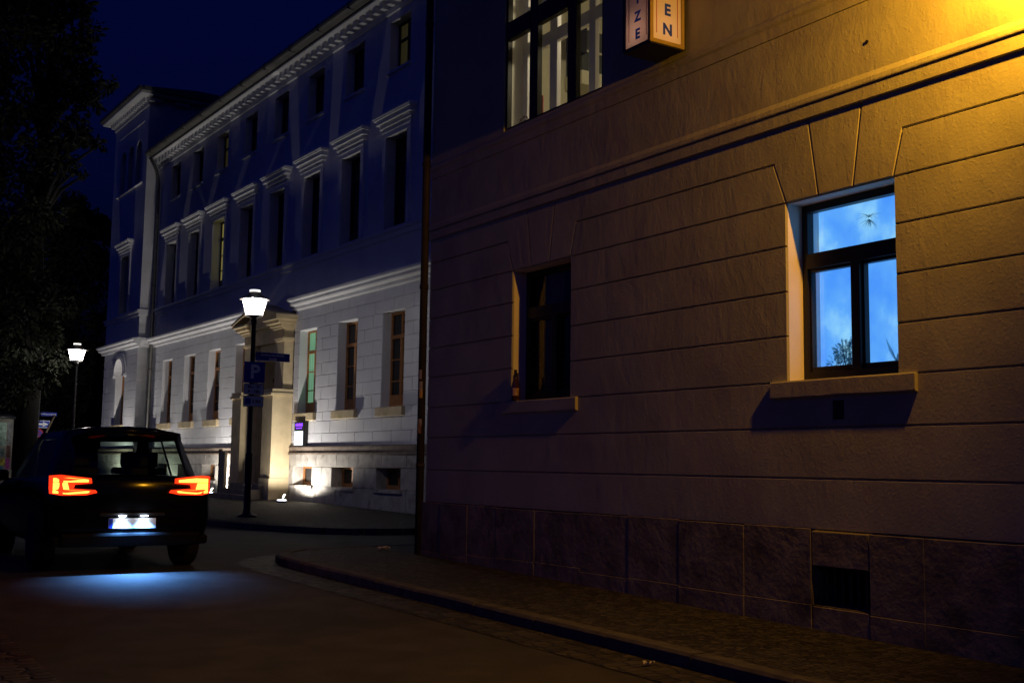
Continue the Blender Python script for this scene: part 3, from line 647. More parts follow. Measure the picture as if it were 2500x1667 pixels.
# cornice over the ground floor, string course
mb = MB(); prof = [(-.02, 4.27), (.06, 4.28), (.08, 4.32), (.08, 4.37), (.20, 4.40), (.22, 4.43), (.22, 4.49), (.30, 4.52), (.31, 4.58), (.0, 4.64), (-.02, 4.64)]
run(mb, prof, [(U0, PORT[0]), (PORT[1], T0)]); run(mb, prof, [(T0 - .27, T1 + .27)], TV)
for o_, za, zb in ((.08, 4.28, 4.40), (.22, 4.40, 4.50), (.30, 4.50, 4.62), (.11, 5.50, 5.72)): mb.box(T0 - o_, T0, -.05, TV - .02, za, zb)
prof2 = [(-.02, 5.48), (.05, 5.49), (.06, 5.60), (.11, 5.63), (.12, 5.70), (.0, 5.73), (-.02, 5.73)]
run(mb, prof2, [(U0, T0)]); run(mb, prof2, [(T0 - .1, T1 + .1)], TV)
mb.build('cornice', M_white, FB_)
# eaves: frieze band, dentils, soffit, gutter
mb = MB()
run(mb, [(-.01, 11.26), (.05, 11.27), (.06, 11.38), (-.01, 11.39)], [(U0, T0)]); run(mb, [(-.01, 11.585), (.34, 11.59), (.37, 11.61), (.37, 11.67), (-.01, 11.68)], [(U0, T0)])
x = U0
while x < T0 - .2: mb.box(x, x + .16, 0, .24, 11.40, 11.585); x += .38
run(mb, [(-.01, 13.72), (.05, 13.73), (.06, 13.84), (-.01, 13.85)], [(T0 - .05, T1 + .05)], TV); run(mb, [(-.01, 14.03), (.42, 14.04), (.46, 14.07), (.46, 14.13), (-.01, 14.14)], [(T0 - .46, T1 + .46)], TV)
x = T0
while x < T1: mb.box(x, x + .14, TV, TV + .2, 13.86, 14.03); x += .29
mb.box(T0 - .44, T0, -6.5, TV - .01, 14.04, 14.13); x = -6.2
while x < TV: mb.box(T0 - .2, T0, x, x + .5, 13.86, 14.035); x += 1.05
run(mb, [(-.01, 13.2), (.03, 13.205), (.03, 13.235), (-.01, 13.24)], [(TC - 1.75, TC + 1.75)], TV); run(mb, [(-.01, 10.73), (.07, 10.74), (.07, 10.79), (-.01, 10.8)], [(TC - 1.75, TC + 1.75)], TV)
mb.build('eaves_cornice', M_white, FB_)
mb = MB(); prof = [(.40, 11.68), (.56, 11.685), (.62, 11.72), (.64, 11.79), (.62, 11.86), (.60, 11.86), (.40, 11.75)]
run(mb, prof, [(U0, T0 - .05)])
x = U0
while x < T0: mb.box(x, x + .02, .44, .655, 11.672, 11.875); x += 1.9
prof = [(.38, 14.13), (.50, 14.135), (.56, 14.18), (.57, 14.30), (.55, 14.31), (.38, 14.2)]; run(mb, prof, [(T0 - .55, T1 + .55)], TV); mb.box(T0 - .57, T0 - .38, -6.6, TV + .38, 14.13, 14.30)
mb.build('gutter', M_zinc, FB_)
mb = MB(); mb.tube([(T0 - .25, .1, -1.1), (T0 - .25, .1, 10.6), (T0 - .25, .2, 11.1), (T0 - .3, .5, 11.6)], .06, 12)
for z in (.6, 3.4, 6.6, 9.2): mb.tube([(T0 - .25, .1, z), (T0 - .25, .1, z + .07)], .07, 12)
mb.build('downpipe', M_zinc, FB_, True)
# roofs
mb = MB(); mb.add([(U0 - .3, .6, 11.8), (T0 - .05, .6, 11.8), (T0 - .05, -5.5, 14.2), (U0 + 3, -5.5, 14.2), (U0 - .3, -11.5, 11.8), (T0 - .05, -11.5, 11.8)], [(0, 1, 2, 3), (4, 5, 2, 3), (0, 3, 4)])
mb.add([(T0 - .5, TV + .5, 14.28), (T1 + .5, TV + .5, 14.28), (T1 + .5, -7, 14.28), (T0 - .5, -7, 14.28), (TC, -2.0, 15.4), (TC, -4.6, 15.4)], [(0, 1, 4), (1, 2, 5, 4), (2, 3, 5), (3, 0, 4, 5)])
mb.build('roof', M_roof, FB_)

# windows -----------------------------------------------------------------
def leaf_window(hw, z0, z1, kind, m):
    """frame centred on x = 0 with its outer face at y = 0"""
    f = MB(); t = .055; d0 = -.07
    f.box(-hw, -hw + t, d0, 0, z0, z1).box(hw - t, hw, d0, 0, z0, z1).box(-hw + t, hw - t, d0, 0, z0, z0 + .1).box(-hw + t, hw - t, d0, 0, z1 - t, z1)
    if kind == 'tall':
        zt = z0 + (z1 - z0) * .72
        f.box(-hw + t, hw - t, d0, .025, zt, zt + .09).box(-.05, .05, d0, .012, z0 + .1, zt).box(-.03, .03, d0, .0, zt + .09, z1 - t)
        for i in (1, 2):
            z = z0 + .1 + (zt - z0 - .1) * i / 3
            f.box(-hw + t, -.05, d0 + .02, -.01, z, z + .028).box(.05, hw - t, d0 + .02, -.01, z, z + .028)
        f.box(-hw + t, -.05, d0 + .01, -.004, z0 + .1, z0 + .3).box(.05, hw - t, d0 + .01, -.004, z0 + .1, z0 + .3)
    elif kind == 'low':
        zt = z0 + (z1 - z0) * .62
        f.box(-hw + t, hw - t, d0, .01, zt, zt + .06).box(-.045, .045, d0, .005, z0 + .1, zt).box(-.045, .045, d0, .005, zt + .06, z1 - t)
    else: f.box(-.035, .035, d0, .0, z0 + .1, z1 - t)
    return f.build('window', m, FB_)
def pane_for(o, hw, z0, z1, m): return MB().box(-hw + .03, hw - .03, -.045, -.04, z0 + .05, z1 - .03).build('pane', m, o)
M_fpane = mat('unlit_far_glass', (.010, .010, .012), .08, var=.1, spec=.5)  # opaque panes, coloured near-black for the unlit rooms behind them
M_green = emit('green_lit_blind', (.15, .34, .20), .75); M_yel = emit('yellow_lit_curtain', (.30, .26, .075), .6); M_dim = emit('dim_lit_curtain', (.045, .038, .014), .35)
def stripes(m, scale):
    n = m.node_tree; P = n.nodes['Principled BSDF']; col = P.inputs['Emission Color'].default_value[:]
    tc = n.nodes.new('ShaderNodeTexCoord'); w = n.nodes.new('ShaderNodeTexWave'); w.inputs['Scale'].default_value = scale; w.inputs['Distortion'].default_value = 2; w.inputs['Detail'].default_value = 3
    cr = n.nodes.new('ShaderNodeValToRGB'); cr.color_ramp.elements[0].color = (*[c * .72 for c in col[:3]], 1); cr.color_ramp.elements[1].color = (*[c * 1.1 for c in col[:3]], 1)
    n.links.new(tc.outputs['Object'], w.inputs['Vector']); n.links.new(w.outputs[0], cr.inputs[0]); n.links.new(cr.outputs[0], P.inputs['Emission Color'])
for m_ in (M_green, M_yel, M_dim): stripes(m_, 2.2)
# ground floor, sandstone sill as a sub-part
g0 = leaf_window(.56, 1.36, 3.675, 'tall', M_wood); pane_for(g0, .56, 1.36, 3.675, M_fpane)
MB().box(-.68, .68, .0, .34, 1.14, 1.35).build('sill', M_beige, g0, bevel=.008)
first = True
for i, c in enumerate(COL):
    if i == 3: continue
    o = g0 if first else copy_tree(g0, FB_); first = False
    o.location = (c, -.24, 0)
    if i == 2: o.children[0].data = o.children[0].data.copy(); o.children[0].data.materials[0] = M_green; o['label'] = 'ground floor window lit pale green'
for w_ in [o for o in FB_.children if o.name.startswith('window')]:
    pass
# first floor: architrave and layered head
f0 = leaf_window(.55, 5.77, 8.07, 'tall', M_darkwood); pane_for(f0, .55, 5.77, 8.07, M_fpane)
m = MB(); y0 = .24
m.box(-.72, -.552, y0 + .0, y0 + .05, 5.74, 8.07).box(.552, .72, y0, y0 + .05, 5.74, 8.07).box(-.72, .72, y0, y0 + .055, 8.075, 8.20)
m.build('architrave', M_white, f0)
m = MB()
for z0, z1, o_, hw in ((8.20, 8.235, .075, .74), (8.235, 8.31, .05, .74), (8.31, 8.345, .115, .80), (8.345, 8.42, .09, .78), (8.42, 8.46, .185, .88), (8.46, 8.535, .16, .87), (8.535, 8.575, .225, .94), (8.575, 8.63, .25, .96)): m.box(-hw, hw, y0 - .01, y0 + o_, z0, z1)
x = -.76
while x < .74: m.box(x, x + .028, y0, y0 + .125, 8.365, 8.415); x += .056
m.build('window_head', M_white, f0)
for i, c in enumerate(COL + [TC]):
    o = f0 if i == 0 else copy_tree(f0, FB_); o.location = (c, -.24 + (TV if i == 8 else 0), 0 if i < 8 else .02)
    if i == 5: p = [k for k in o.children if k.name.startswith('pane')][0]; p.data = p.data.copy(); p.data.materials[0] = M_yel; o['label'] = 'first floor window glowing yellow'
# second floor
s0 = leaf_window(.53, 9.75, 11.05, 'low', M_darkwood); pane_for(s0, .53, 9.75, 11.05, M_fpane)
MB().box(-.6, .6, .2, .30, 9.68, 9.745).build('sill', M_white, s0)
for i, c in list(enumerate(COL))[::-1]:
    o = s0 if i == 0 else copy_tree(s0, FB_); o.location = (c, -.24, 0)
    if i in (0, 5): p = [k for k in o.children if k.name.startswith('pane')][0]; p.data = p.data.copy(); p.data.materials[0] = M_dim; o['label'] = 'top floor window with dimly lit curtain'
# cellar windows
c0 = leaf_window(.62, -.62, -.11, 'cell', M_wood); pane_for(c0, .62, -.62, -.11, M_fpane)
MB().box(-.72, .70, .27, .36, -.70, -.625).build('sill', M_fplinth, c0)
k = 0
for i, c in enumerate(COL):
    if i == 3: continue
    o = c0 if k == 0 else copy_tree(c0, FB_); k += 1; o.location = (c, PV - .30, 0)
# tower arches
def arch_window(c, hw, z0, zs, depth, m):
    f = MB(); n = 12; outer = [(hw, z0)] + [(hw * cos(pi * i / n), zs + hw * sin(pi * i / n)) for i in range(n + 1)] + [(-hw, z0)]
    inn = [(x * .86, z0 + .05 if i in (0, len(outer) - 1) else zs + (z - zs) * .86) for i, (x, z) in enumerate(outer)]
    L = len(outer)
    for ya in (0, -.06): f.add([(x, ya, z) for x, z in outer] + [(x, ya, z) for x, z in inn], [(i, i + 1, L + i + 1, L + i) for i in range(L - 1)])
    f.add([(x, 0, z) for x, z in inn] + [(x, -.06, z) for x, z in inn], [(i, i + 1, L + i + 1, L + i) for i in range(L - 1)])
    f.box(-.03, .03, -.06, -.002, z0, zs + hw * .8).box(-hw * .86, hw * .86, -.06, -.003, zs - .03, zs + .03).box(-hw * .86, hw * .86, -.06, .0, z0, z0 + .06)
    o = f.build('arched_window', m, FB_); o.location = (c, TV - depth, 0)
    MB().add([(x * .9, -.04, z) for x, z in outer], [tuple(range(L))]).build('pane', M_fpane, o); return o
g = arch_window(TC, .62, 1.36, 3.35, .26, M_wood)
MB().box(-.72, .72, .2, .35, 1.13, 1.35).build('sill', M_beige, g)
for c in AC: arch_window(c, .38, 10.8, 12.2, .25, M_darkwood)
mb = MB(); n = 14                                                              # archivolt and imposts
for r0, r1, d in ((.62, .72, .10), (.72, .84, .06)):
    for i in range(n):
        t0, t1 = pi * i / n, pi * (i + 1) / n
        q = [(TC + r * cos(t), 3.35 + r * sin(t)) for r, t in ((r0, t0), (r1, t0), (r1, t1), (r0, t1))]; mb.prism(q, TV - .01, TV + d)
for s in (-1, 1): mb.box(TC + s * .74 - .14, TC + s * .74 + .14, TV - .01, TV + .12, 3.24, 3.345)
mb.build('archivolt', M_white, FB_)

# portal ------------------------------------------------------------------
mb = MB(); A, B = PORT; PC = (A + B) / 2
for s in (0, 1):
    x0, x1 = (A, A + .72) if s == 0 else (B - .72, B)
    mb.box(x0 - .02, x1 + .02, 0, .64, -1.35, -.45).box(x0, x1, 0, .60, -.446, 1.86).box(x0 - .05, x1 + .05, 0, .66, 1.862, 1.94).box(x0 - .03, x1 + .03, 0, .62, 1.942, 2.05)
    mb.box(x0 + .04, x1 - .04, 0, .29, 2.052, 3.42).box(x0, x1, 0, .34, 3.422, 3.47).box(x0 - .02, x1 + .02, 0, .36, 3.472, 3.52).box(x0 + .04, x1 - .04, 0, .30, 3.522, 3.76)
    mb.box(x0 - .0, x1 + .0, 0, .38, 3.762, 3.82).box(x0 - .04, x1 + .04, 0, .44, 3.822, 3.90).box(x0 - .10, x1 + .10, 0, .55, 3.902, 4.0).box(x0 - .16, x1 + .16, 0, .64, 4.002, 4.07)
hw = (B - A) / 2 + .2
mb.box(A + .723, B - .723, 0, .26, 3.43, 3.9); mb.box(A + .883, B - .883, 0, .46, 3.902, 4.068)
mb.prism([(PC - hw, 4.072), (PC - hw, 4.15), (PC, 4.62), (PC + hw, 4.15), (PC + hw, 4.072), (PC, 4.50)], 0, .66)
mb.prism([(PC - hw + .3, 4.073), (PC + hw - .3, 4.073), (PC, 4.49)], 0, .40)
# wall between with the arched doorway
def door_wall(mb, x0, x1, z0, zt, c, r, zs, y):
    n = 14; mb.quad((x0, y, z0), (c - r, y, z0), (c - r, y, zs), (x0, y, zs)); mb.quad((c + r, y, z0), (x1, y, z0), (x1, y, zs), (c + r, y, zs))
    arc = [(c + r * cos(pi * i / n), zs + r * sin(pi * i / n)) for i in range(n + 1)]
    for i in range(n):
        ta, tb = i / n, (i + 1) / n; p, q = arc[i], arc[i + 1]
        mb.add([(p[0], y, p[1]), (x1 + (x0 - x1) * ta, y, zt), (x1 + (x0 - x1) * tb, y, zt), (q[0], y, q[1])], [(0, 1, 2, 3)])
    mb.add([(c + r, y, zs), (x1, y, zs), (x1, y, zt)], [(0, 1, 2)]); mb.add([(c - r, y, zs), (x0, y, zt), (x0, y, zs)], [(0, 1, 2)])
    path = [(c + r, z0)] + arc + [(c - r, z0)]
    for p, q in zip(path, path[1:]): mb.quad((p[0], y, p[1]), (q[0], y, q[1]), (q[0], y - .55, q[1]), (p[0], y - .55, p[1]))
door_wall(mb, A + .722, B - .722, -.62, 3.432, PC, .72, 2.45, .10)
po = mb.build('portal', M_beige, FB_, bevel=.006)
m = MB(); m.box(PC - .72, PC + .72, -.42, -.36, -.62, 2.45)
n = 14; m.prism([(PC + .72 * cos(pi * i / n), 2.45 + .72 * sin(pi * i / n)) for i in range(n + 1)], -.42, -.36)
m.box(PC - .03, PC + .03, -.36, -.33, -.62, 2.40).box(PC - .72, PC + .72, -.36, -.32, 2.38, 2.5)
for s in (-1, 1):
    for z0, z1 in ((-.5, .35), (.5, 1.4), (1.52, 2.3)): m.box(PC + s * .38 - .24, PC + s * .38 + .24, -.36, -.34, z0, z1)
dr = m.build('door', mat('brown_door', (.11, .045, .018), .45, var=.25, vscale=8), po, bevel=.006)
MB().tube([(PC + .09, -.33, .28), (PC + .09, -.27, .28), (PC + .09, -.27, .48), (PC + .09, -.33, .48)], .014, 8).build('handle', M_steel, dr)
m = MB(); m.box(A + .45, B - .45, .0, .75, -1.3, -.62).box(A + .3, B - .3, .75, 1.02, -1.3, -.78).box(A + .15, B - .15, 1.02, 1.28, -1.3, -.92)
m.build('step', mat('brown_step_stone', (.20, .165, .135), .85, var=.25, bump=.004), po, bevel=.01)

# ------------------------------------------------------------------ floodlights at the foot of the facade
M_lens = emit('floodlight_lens', (.86, .88, 1.0), 14)
def floodlight(u, v, label, power=570, tilt=.12, cone=165, along=0.):
    p = FW(u, v, 0); z = interp(p[1], [(18, -1.15), (60, -1.03)]); zz = z_farkerb(p[1]) + (z_farwall(p[1]) - z_farkerb(p[1])) * max(0, min(1, (p[0] - kx_far(p[1])) / (fx(p[1]) - kx_far(p[1]))))
    o = empty('floodlight', (p[0], p[1], zz + H), pi / 2 + FB, label, 'floodlight', 'floodlights washing the civic building')
    MB().lathe([(.13, 0), (.15, .02), (.15, .05), (.135, .06), (.125, .05), (.0, .05)], (0, 0, 0), 24).build('housing', M_steel, o, True)
    MB().lathe([(.0, .052), (.124, .053), (.10, .075), (.0, .085)], (0, 0, 0), 24).build('lens', M_lens, o, True)
    MB().tube([(.06, -.05, .05), (.05, -.06, .13), (.0, -.06, .19), (-.07, -.06, .22), (-.10, -.06, .21)], .014, 8).build('handle', mat('cream_cable', (.6, .52, .35), .6), o, True)
    lamp('flood_beam', 'SPOT', (0, 0, .10), power, (1, .94, .86), o, .06, (along, -tilt, 1), cone, .35)
    return o
floodlight(28.9, .82, 'small round floodlight on the pavement right of the portal')
floodlight(35.1, .60, 'small round floodlight left of the door steps beside the car')
floodlight(40.7, .60, 'round floodlight at the wall between the car and tower, hidden by the car', 190, .12, 150, -.55)
floodlight(44.7, 1.25, 'round floodlight at the foot of the tower, hidden by the car', 560)

# display case by the portal
dc = empty('display_case', FW(29.47, .02, .44), pi / 2 + FB, 'upright glowing display case with violet line under the green window', 'display case')
MB().box(-.31, .31, 0, .13, 0, .68).build('case_body', M_plastic, dc, bevel=.008)
scr = MB().box(-.28, .28, .131, .138, .03, .41).build('screen', emit('white_screen', (.75, .88, 1.0), 2.2), dc)
m = MB()
for k in range(9): m.box(.02 - .0 * k, .23 - .05 * (k % 3), .1385, .140, .07 + .034 * k, .078 + .034 * k)
m.build('printed_line', mat('grey_print', (.25, .3, .4), .7), scr)
m = MB()
for k in range(6): m.box(-.24 + .08 * k, -.185 + .08 * k, .131, .136, .545, .63 - .01 * (k % 2))
for k in range(8): m.box(-.2 + .05 * k, -.165 + .05 * k, .131, .136, .48, .51)
m.build('violet_line', emit('violet_led', (.20, .04, 1.0), 2.2), dc)

# information stele and cycle hoops left of the portal
st = empty('information_stand', FW(34.0, .62, -1.05), pi / 2 + FB, 'slim grey upright information pillar left of the portal', 'pillar')
MB().box(-.25, .2, -.04, .04, 0, 1.34).build('panel', mat('grey_panel', (.17, .16, .15), .6, var=.1), st); MB().box(.2, .26, -.05, .05, 0, 1.42).build('post', M_metal, st)
br = empty('cycle_stand', FW(35.2, .75, -1.05), pi / 2 + FB, 'two low silver cycle hoops by the wall beside the tail light', 'cycle stand')
for k in (0, .34): MB().tube([(k, 0, 0), (k, 0, .40), (k + .03, 0, .47), (k + .10, 0, .5), (k + .17, 0, .47), (k + .2, 0, .40), (k + .2, 0, 0)], .018, 10).build('hoop', M_steel, br, True)

# ------------------------------------------------------------------ street lamps
def street_lamp(loc, label, power):
    o = empty('street_lamp', loc, 0, label, 'street lamp', 'lantern street lamps along the pavement')
    MB().lathe([(.20, 0), (.20, .03), (.12, .05), (.085, .10), (.074, .16), (.074, 1.25), (.078, 1.28), (.05, 1.33), (.048, 4.0), (.06, 4.02), (.06, 4.10), (.0, 4.10)], (0, 0, 0), 20).build('post', M_metal, o, True)
    MB().lathe([(.0, 4.10), (.06, 4.10), (.075, 4.16), (.17, 4.175), (.18, 4.19), (.0, 4.195)], (0, 0, 0), 24).build('lantern_foot', M_steel, o, True)
    g = MB(); n = 28; b = [(.178 + (.255 - .178) * i / 6, 4.195 + .34 * i / 6) for i in range(7)]; g.lathe(b, (0, 0, 0), n); g.f = g.f[:-2]
    g.build('lantern_glass', M_frost, o, True)
    MB().lathe([(.0, 4.535), (.29, 4.535), (.318, 4.525), (.32, 4.535), (.26, 4.565), (.15, 4.63), (.115, 4.69), (.0, 4.69)], (0, 0, 0), 28).build('lantern_hood', mat('lamp_hood_paint', (.10, .09, .085), .45, .1), o, True)
    MB().lathe([(.0, 4.69), (.112, 4.69), (.112, 4.735), (.0, 4.745)], (0, 0, 0), 24).build('top_light', emit('lamp_top_glow', (1, .95, .88), 1.6), o, True)
    MB().lathe([(.0, 4.26), (.02, 4.27), (.03, 4.32), (.03, 4.38), (.02, 4.40), (.0, 4.405)], (0, 0, 0), 16).build('bulb', emit('lamp_bulb', (1, .94, .87), 30), o, True)
    lamp('lamp_light', 'POINT', (0, 0, 4.465), power, (1, .93, .84), o, .05)
    return o
L1 = (8.42, 23.12, z_farkerb(23.1) + H + .01)
street_lamp(L1, 'lit street lamp with blue parking signs on its post', 85)
street_lamp((7.93, 37.5, -1.12 + H), 'distant lit street lamp behind the car, without signs', 85)

M_blue = mat('traffic_blue', (.012, .045, .42), .45, var=.05); M_signw = mat('sign_white', (.85, .85, .88), .5, var=.04); M_nblue = mat('name_plate_blue', (.015, .035, .3), .45, var=.05)
M_back = mat('sign_back_grey', (.2, .2, .21), .5, .4)
RS = radians(8)
def post_sign(name, w, h, zc, label, m, rim, cat='sign'):
    o = empty(name, (L1[0] + .02, L1[1] - .085, zc + H), -RS, label, cat)
    # local x to the right, -y towards the viewer
    MB().box(-w / 2, w / 2, -.004, .012, -h / 2, h / 2).build('sign_plate', rim, o, bevel=.003)
    f = MB().box(-w / 2 + .012, w / 2 - .012, -.0065, -.0042, -h / 2 + .012, h / 2 - .012).build('sign_face', m, o)
    MB().box(-.05, .05, .0125, .06, -.03, .03).build('clamp', M_back, o); return o, f
o, f = post_sign('parking_sign', .44, .44, 1.86, 'square blue parking sign with white P on the lamp post', M_blue, M_blue)
writing('letter', 'P', .40, M_signw, o, (0.01, -.0075, .0), (pi / 2, 0, 0), .012)
o, f = post_sign('hours_plate', .42, .23, 1.505, 'white plate with parking hours Mo-Fr right under the P sign', M_signw, M_metal)
writing('writing', 'Mo - Fr', .085, M_metal, o, (0, -.0075, .05), (pi / 2, 0, 0), .002); writing('writing', '8 - 18h', .085, M_metal, o, (0, -.0075, -.05), (pi / 2, 0, 0), .002)
o, f = post_sign('disc_plate', .42, .23, 1.255, 'lowest white plate with blue disc square and 2 Std. under the hours', M_signw, M_metal)
MB().box(-.175, -.06, -.008, -.0067, -.065, .065).build('disc_symbol', M_blue, o); writing('writing', '2 Std.', .085, M_metal, o, (.07, -.0075, 0), (pi / 2, 0, 0), .002)
o = empty('street_name_sign', (L1[0] + .06, L1[1] - .01, 2.21 + H), 0, 'long blue street name plate jutting right from the lamp post', 'sign')
MB().box(0, .76, -.008, .008, -.09, .09).build('sign_plate', M_nblue, o, bevel=.003)
writing('writing', 'Bettina-von-Arnim-', .068, M_signw, o, (.38, -.0095, .036), (pi / 2, 0, 0), .001); writing('writing', 'Straße', .068, M_signw, o, (.38, -.0095, -.042), (pi / 2, 0, 0), .001)
MB().box(-.06, .0, -.012, .012, -.03, .03).build('clamp', M_back, o)

# ------------------------------------------------------------------ far left: sign post, leaning stake, advertising column
gz = lambda y: z_road(y)
sp0 = (9.0, 49.05, gz(49) + H); hz = -gz(49)
o = empty('sign_post', sp0, radians(0), 'distant sign post with white arrow on blue plate at the dark left edge', 'sign post')
MB().tube([(0, 0, 0), (0, 0, hz + 1.95)], .04, 10).build('post', mat('pale_post', (.32, .24, .17), .7), o)
a_ = MB().box(-.34, .46, -.07, -.05, hz + 1.24, hz + 1.53).build('arrow_plate', M_signw, o)
MB().box(-.32, .44, -.074, -.071, hz + 1.26, hz + 1.51).build('plate_face', M_blue, a_)
MB().box(-.29, .22, -.079, -.075, hz + 1.345, hz + 1.425).prism([(.2, hz + 1.28), (.41, hz + 1.385), (.2, hz + 1.49)], -.079, -.075).build('arrow', mat('retroreflective_white', (.8, .8, .8), .4), a_)
b_ = MB().box(.05, .72, -.03, -.015, hz + 1.72, hz + 1.87).build('name_plate', M_nblue, o); writing('writing', 'Beethovenplatz', .095, M_signw, b_, (.385, -.032, hz + 1.795), (pi / 2, 0, 0))
m = MB(); n = 24
m.prism([(.06 + .17 * cos(2 * pi * i / n), hz + 1.03 + .17 * sin(2 * pi * i / n)) for i in range(n)], -.07, -.055); r_ = m.build('no_stopping_disc', mat('traffic_red', (.4, .02, .03), .5), o)
MB().prism([(.06 + .125 * cos(2 * pi * i / n), hz + 1.03 + .125 * sin(2 * pi * i / n)) for i in range(n)], -.074, -.071).build('disc_face', M_blue, r_)
MB().prism([(-.04, hz + 1.12), (-.02, hz + 1.14), (.16, hz + .94), (.14, hz + .92)], -.0775, -.0745).prism([(.14, hz + 1.14), (.16, hz + 1.12), (-.02, hz + .92), (-.04, hz + .94)], -.0775, -.0745).build('red_cross', MATS['traffic_red'], r_)
lean = MB().tube([(8.9, 48.6, gz(48) + H), (9.02, 48.5, H + .5), (9.5, 48.3, H + 1.75)], .045, 10).build('leaning_stake', mat('pale_stake_wood', (.12, .09, .06), .8), None, True)
tag(lean, 'pale leaning tree stake crossing behind the arrow sign post', 'stake')
ac = empty('advertising_column', (7.35, 48.9, gz(49) + H), 0, 'round white advertising column pasted with coloured posters at left edge', 'advertising column')
MB().lathe([(.80, 0), (.80, .75), (.76, .78), (.74, .8), (.74, 2.75), (.0, 2.75)], (0, 0, 0), 40).build('drum', mat('column_white', (.32, .32, .27), .8, var=.12), ac, True)
MB().lathe([(.74, 2.752), (.82, 2.78), (.82, 2.86), (.6, 3.0), (.0, 3.1)], (0, 0, 0), 40).build('cap', M_metal, ac, True)
def pasted(t0, t1, z0, z1, m, nm='poster'):
    s = MB(); n = 10; s.add([(.745 * cos(t0 + (t1 - t0) * i / n), .745 * sin(t0 + (t1 - t0) * i / n), z) for z in (z0, z1) for i in range(n + 1)], [(i, i + 1, n + 2 + i, n + 1 + i) for i in range(n)]); return s.build(nm, m, ac, True)
for k, (t0, t1, z0, z1, c) in enumerate(((-.95, -.55, 1.75, 2.6, (.13, .14, .15)), (-.95, -.58, 1.25, 1.73, (.12, .07, .07)), (-.95, -.62, .82, 1.23, (.35, .06, .3)), (-1.6, -1.0, .95, 1.2, (.5, .5, .08)), (-1.6, -1.05, 1.3, 1.6, (.12, .2, .2)), (-1.6, -1.0, 1.7, 2.6, (.2, .3, .26)), (-1.75, -1.1, .80, .93, (.08, .3, .42)))):
    pasted(t0, t1, z0, z1, mat('poster_%d' % k, c, .7, var=.6, vscale=9))

# ------------------------------------------------------------------ litter
def scrap(loc, label, sc):
    rnd = random.Random(int(sc * 1000)); m = MB(); n = 5
    m.v = [((i / n - .5) * sc + rnd.uniform(-.2, .2) * sc / n, (j / n - .5) * sc * .6, .004 + rnd.uniform(0, .35) * sc) for j in range(n + 1) for i in range(n + 1)]
    m.f = [(j * (n + 1) + i, j * (n + 1) + i + 1, (j + 1) * (n + 1) + i + 1, (j + 1) * (n + 1) + i) for j in range(n) for i in range(n)]
    o = m.build('paper_scrap', mat('scrap_paper', (.6, .57, .52), .8, var=.1)); o.location = loc; tag(o, label, 'litter')
scrap((5.24, 6.32, z_road(6.3) + H + .01), 'crumpled pale paper scrap in the gutter below the kerb', .085)
scrap((7.0, 13.95, z_near(13.9) + H + .01), 'thin pale paper scrap on the pavement corner by the downpipe', .16)

# ------------------------------------------------------------------ trees
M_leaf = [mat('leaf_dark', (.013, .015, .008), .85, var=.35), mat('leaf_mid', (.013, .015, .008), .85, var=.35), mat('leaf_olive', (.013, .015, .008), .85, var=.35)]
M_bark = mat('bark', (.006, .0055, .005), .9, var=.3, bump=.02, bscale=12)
def tree(loc, label, h, clumps, n_leaf, size, m, seed, trunk_r=.25):
    rnd = random.Random(seed); o = empty('tree', loc, 0, label, 'tree', 'trees along the dark left side')
    t = MB(); top = Vector((0, 0, h * .5)); t.tube([(0, 0, 0), (.1, .05, h * .25), (.0, .1, h * .5), (.1, 0, h * .75)], trunk_r, 10, trunk_r * .4)
    f = MB()
    tot = sum(c[3] ** 2 for c in clumps)
    for cx_, cy_, cz_, r in clumps:
        k0 = min(.72 * h, max(.25 * h, cz_ - 1.5)); t.tube([(0, .05, k0), ((cx_) * .5, cy_ * .5, k0 + (cz_ - k0) * .7), (cx_, cy_, cz_)], trunk_r * .3, 7, .02)
        nn = int(n_leaf * r * r / tot); k = max(6, int(r * 9))
        for _ in range(k):                                                     # sub-clumps on the shell, leaving gaps
            d = Vector((rnd.gauss(0, 1), rnd.gauss(0, 1), rnd.gauss(0, .8))).normalized() * r * rnd.uniform(.45, 1.05)
            leaves(f, Vector((cx_, cy_, cz_)) + d, r * rnd.uniform(.22, .42), nn // k, size, .7, .5, rnd)
    t.build('trunk', M_bark, o, True); f.build('crown', m, o); return o
def clump(px, py, depth):
    """a point at source pixel direction, used only to read off where foliage stands"""
    d = _f + _r * ((px - 1250) / 2797.6) - _u * ((py - 833.5) / 2797.6); return d * depth
def clumps_at(base, pts):
    out = []
    for px, py, dep, r in pts:
        p = clump(px, py, dep); out.append((p.x - base[0], p.y - base[1], p.z + H - base[2], r))
    return out
b1 = (7.0, 40.0, gz(40) + H)
PX = lambda L, d: [(x, y, d + (i_ % 3 - 1) * .8, r * d / 2797.6) for i_, (x, y, r) in enumerate(L)]
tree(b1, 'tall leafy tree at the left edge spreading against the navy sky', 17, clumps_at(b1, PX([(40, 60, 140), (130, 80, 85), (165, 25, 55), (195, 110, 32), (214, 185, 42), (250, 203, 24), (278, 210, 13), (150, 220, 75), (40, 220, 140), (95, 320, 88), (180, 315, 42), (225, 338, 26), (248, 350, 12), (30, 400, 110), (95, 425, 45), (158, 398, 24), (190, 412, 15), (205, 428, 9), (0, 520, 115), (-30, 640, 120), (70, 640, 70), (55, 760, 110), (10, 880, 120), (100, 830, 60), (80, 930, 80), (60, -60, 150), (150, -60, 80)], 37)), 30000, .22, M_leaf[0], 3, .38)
b2 = (8.8, 56.0, gz(56) + H)
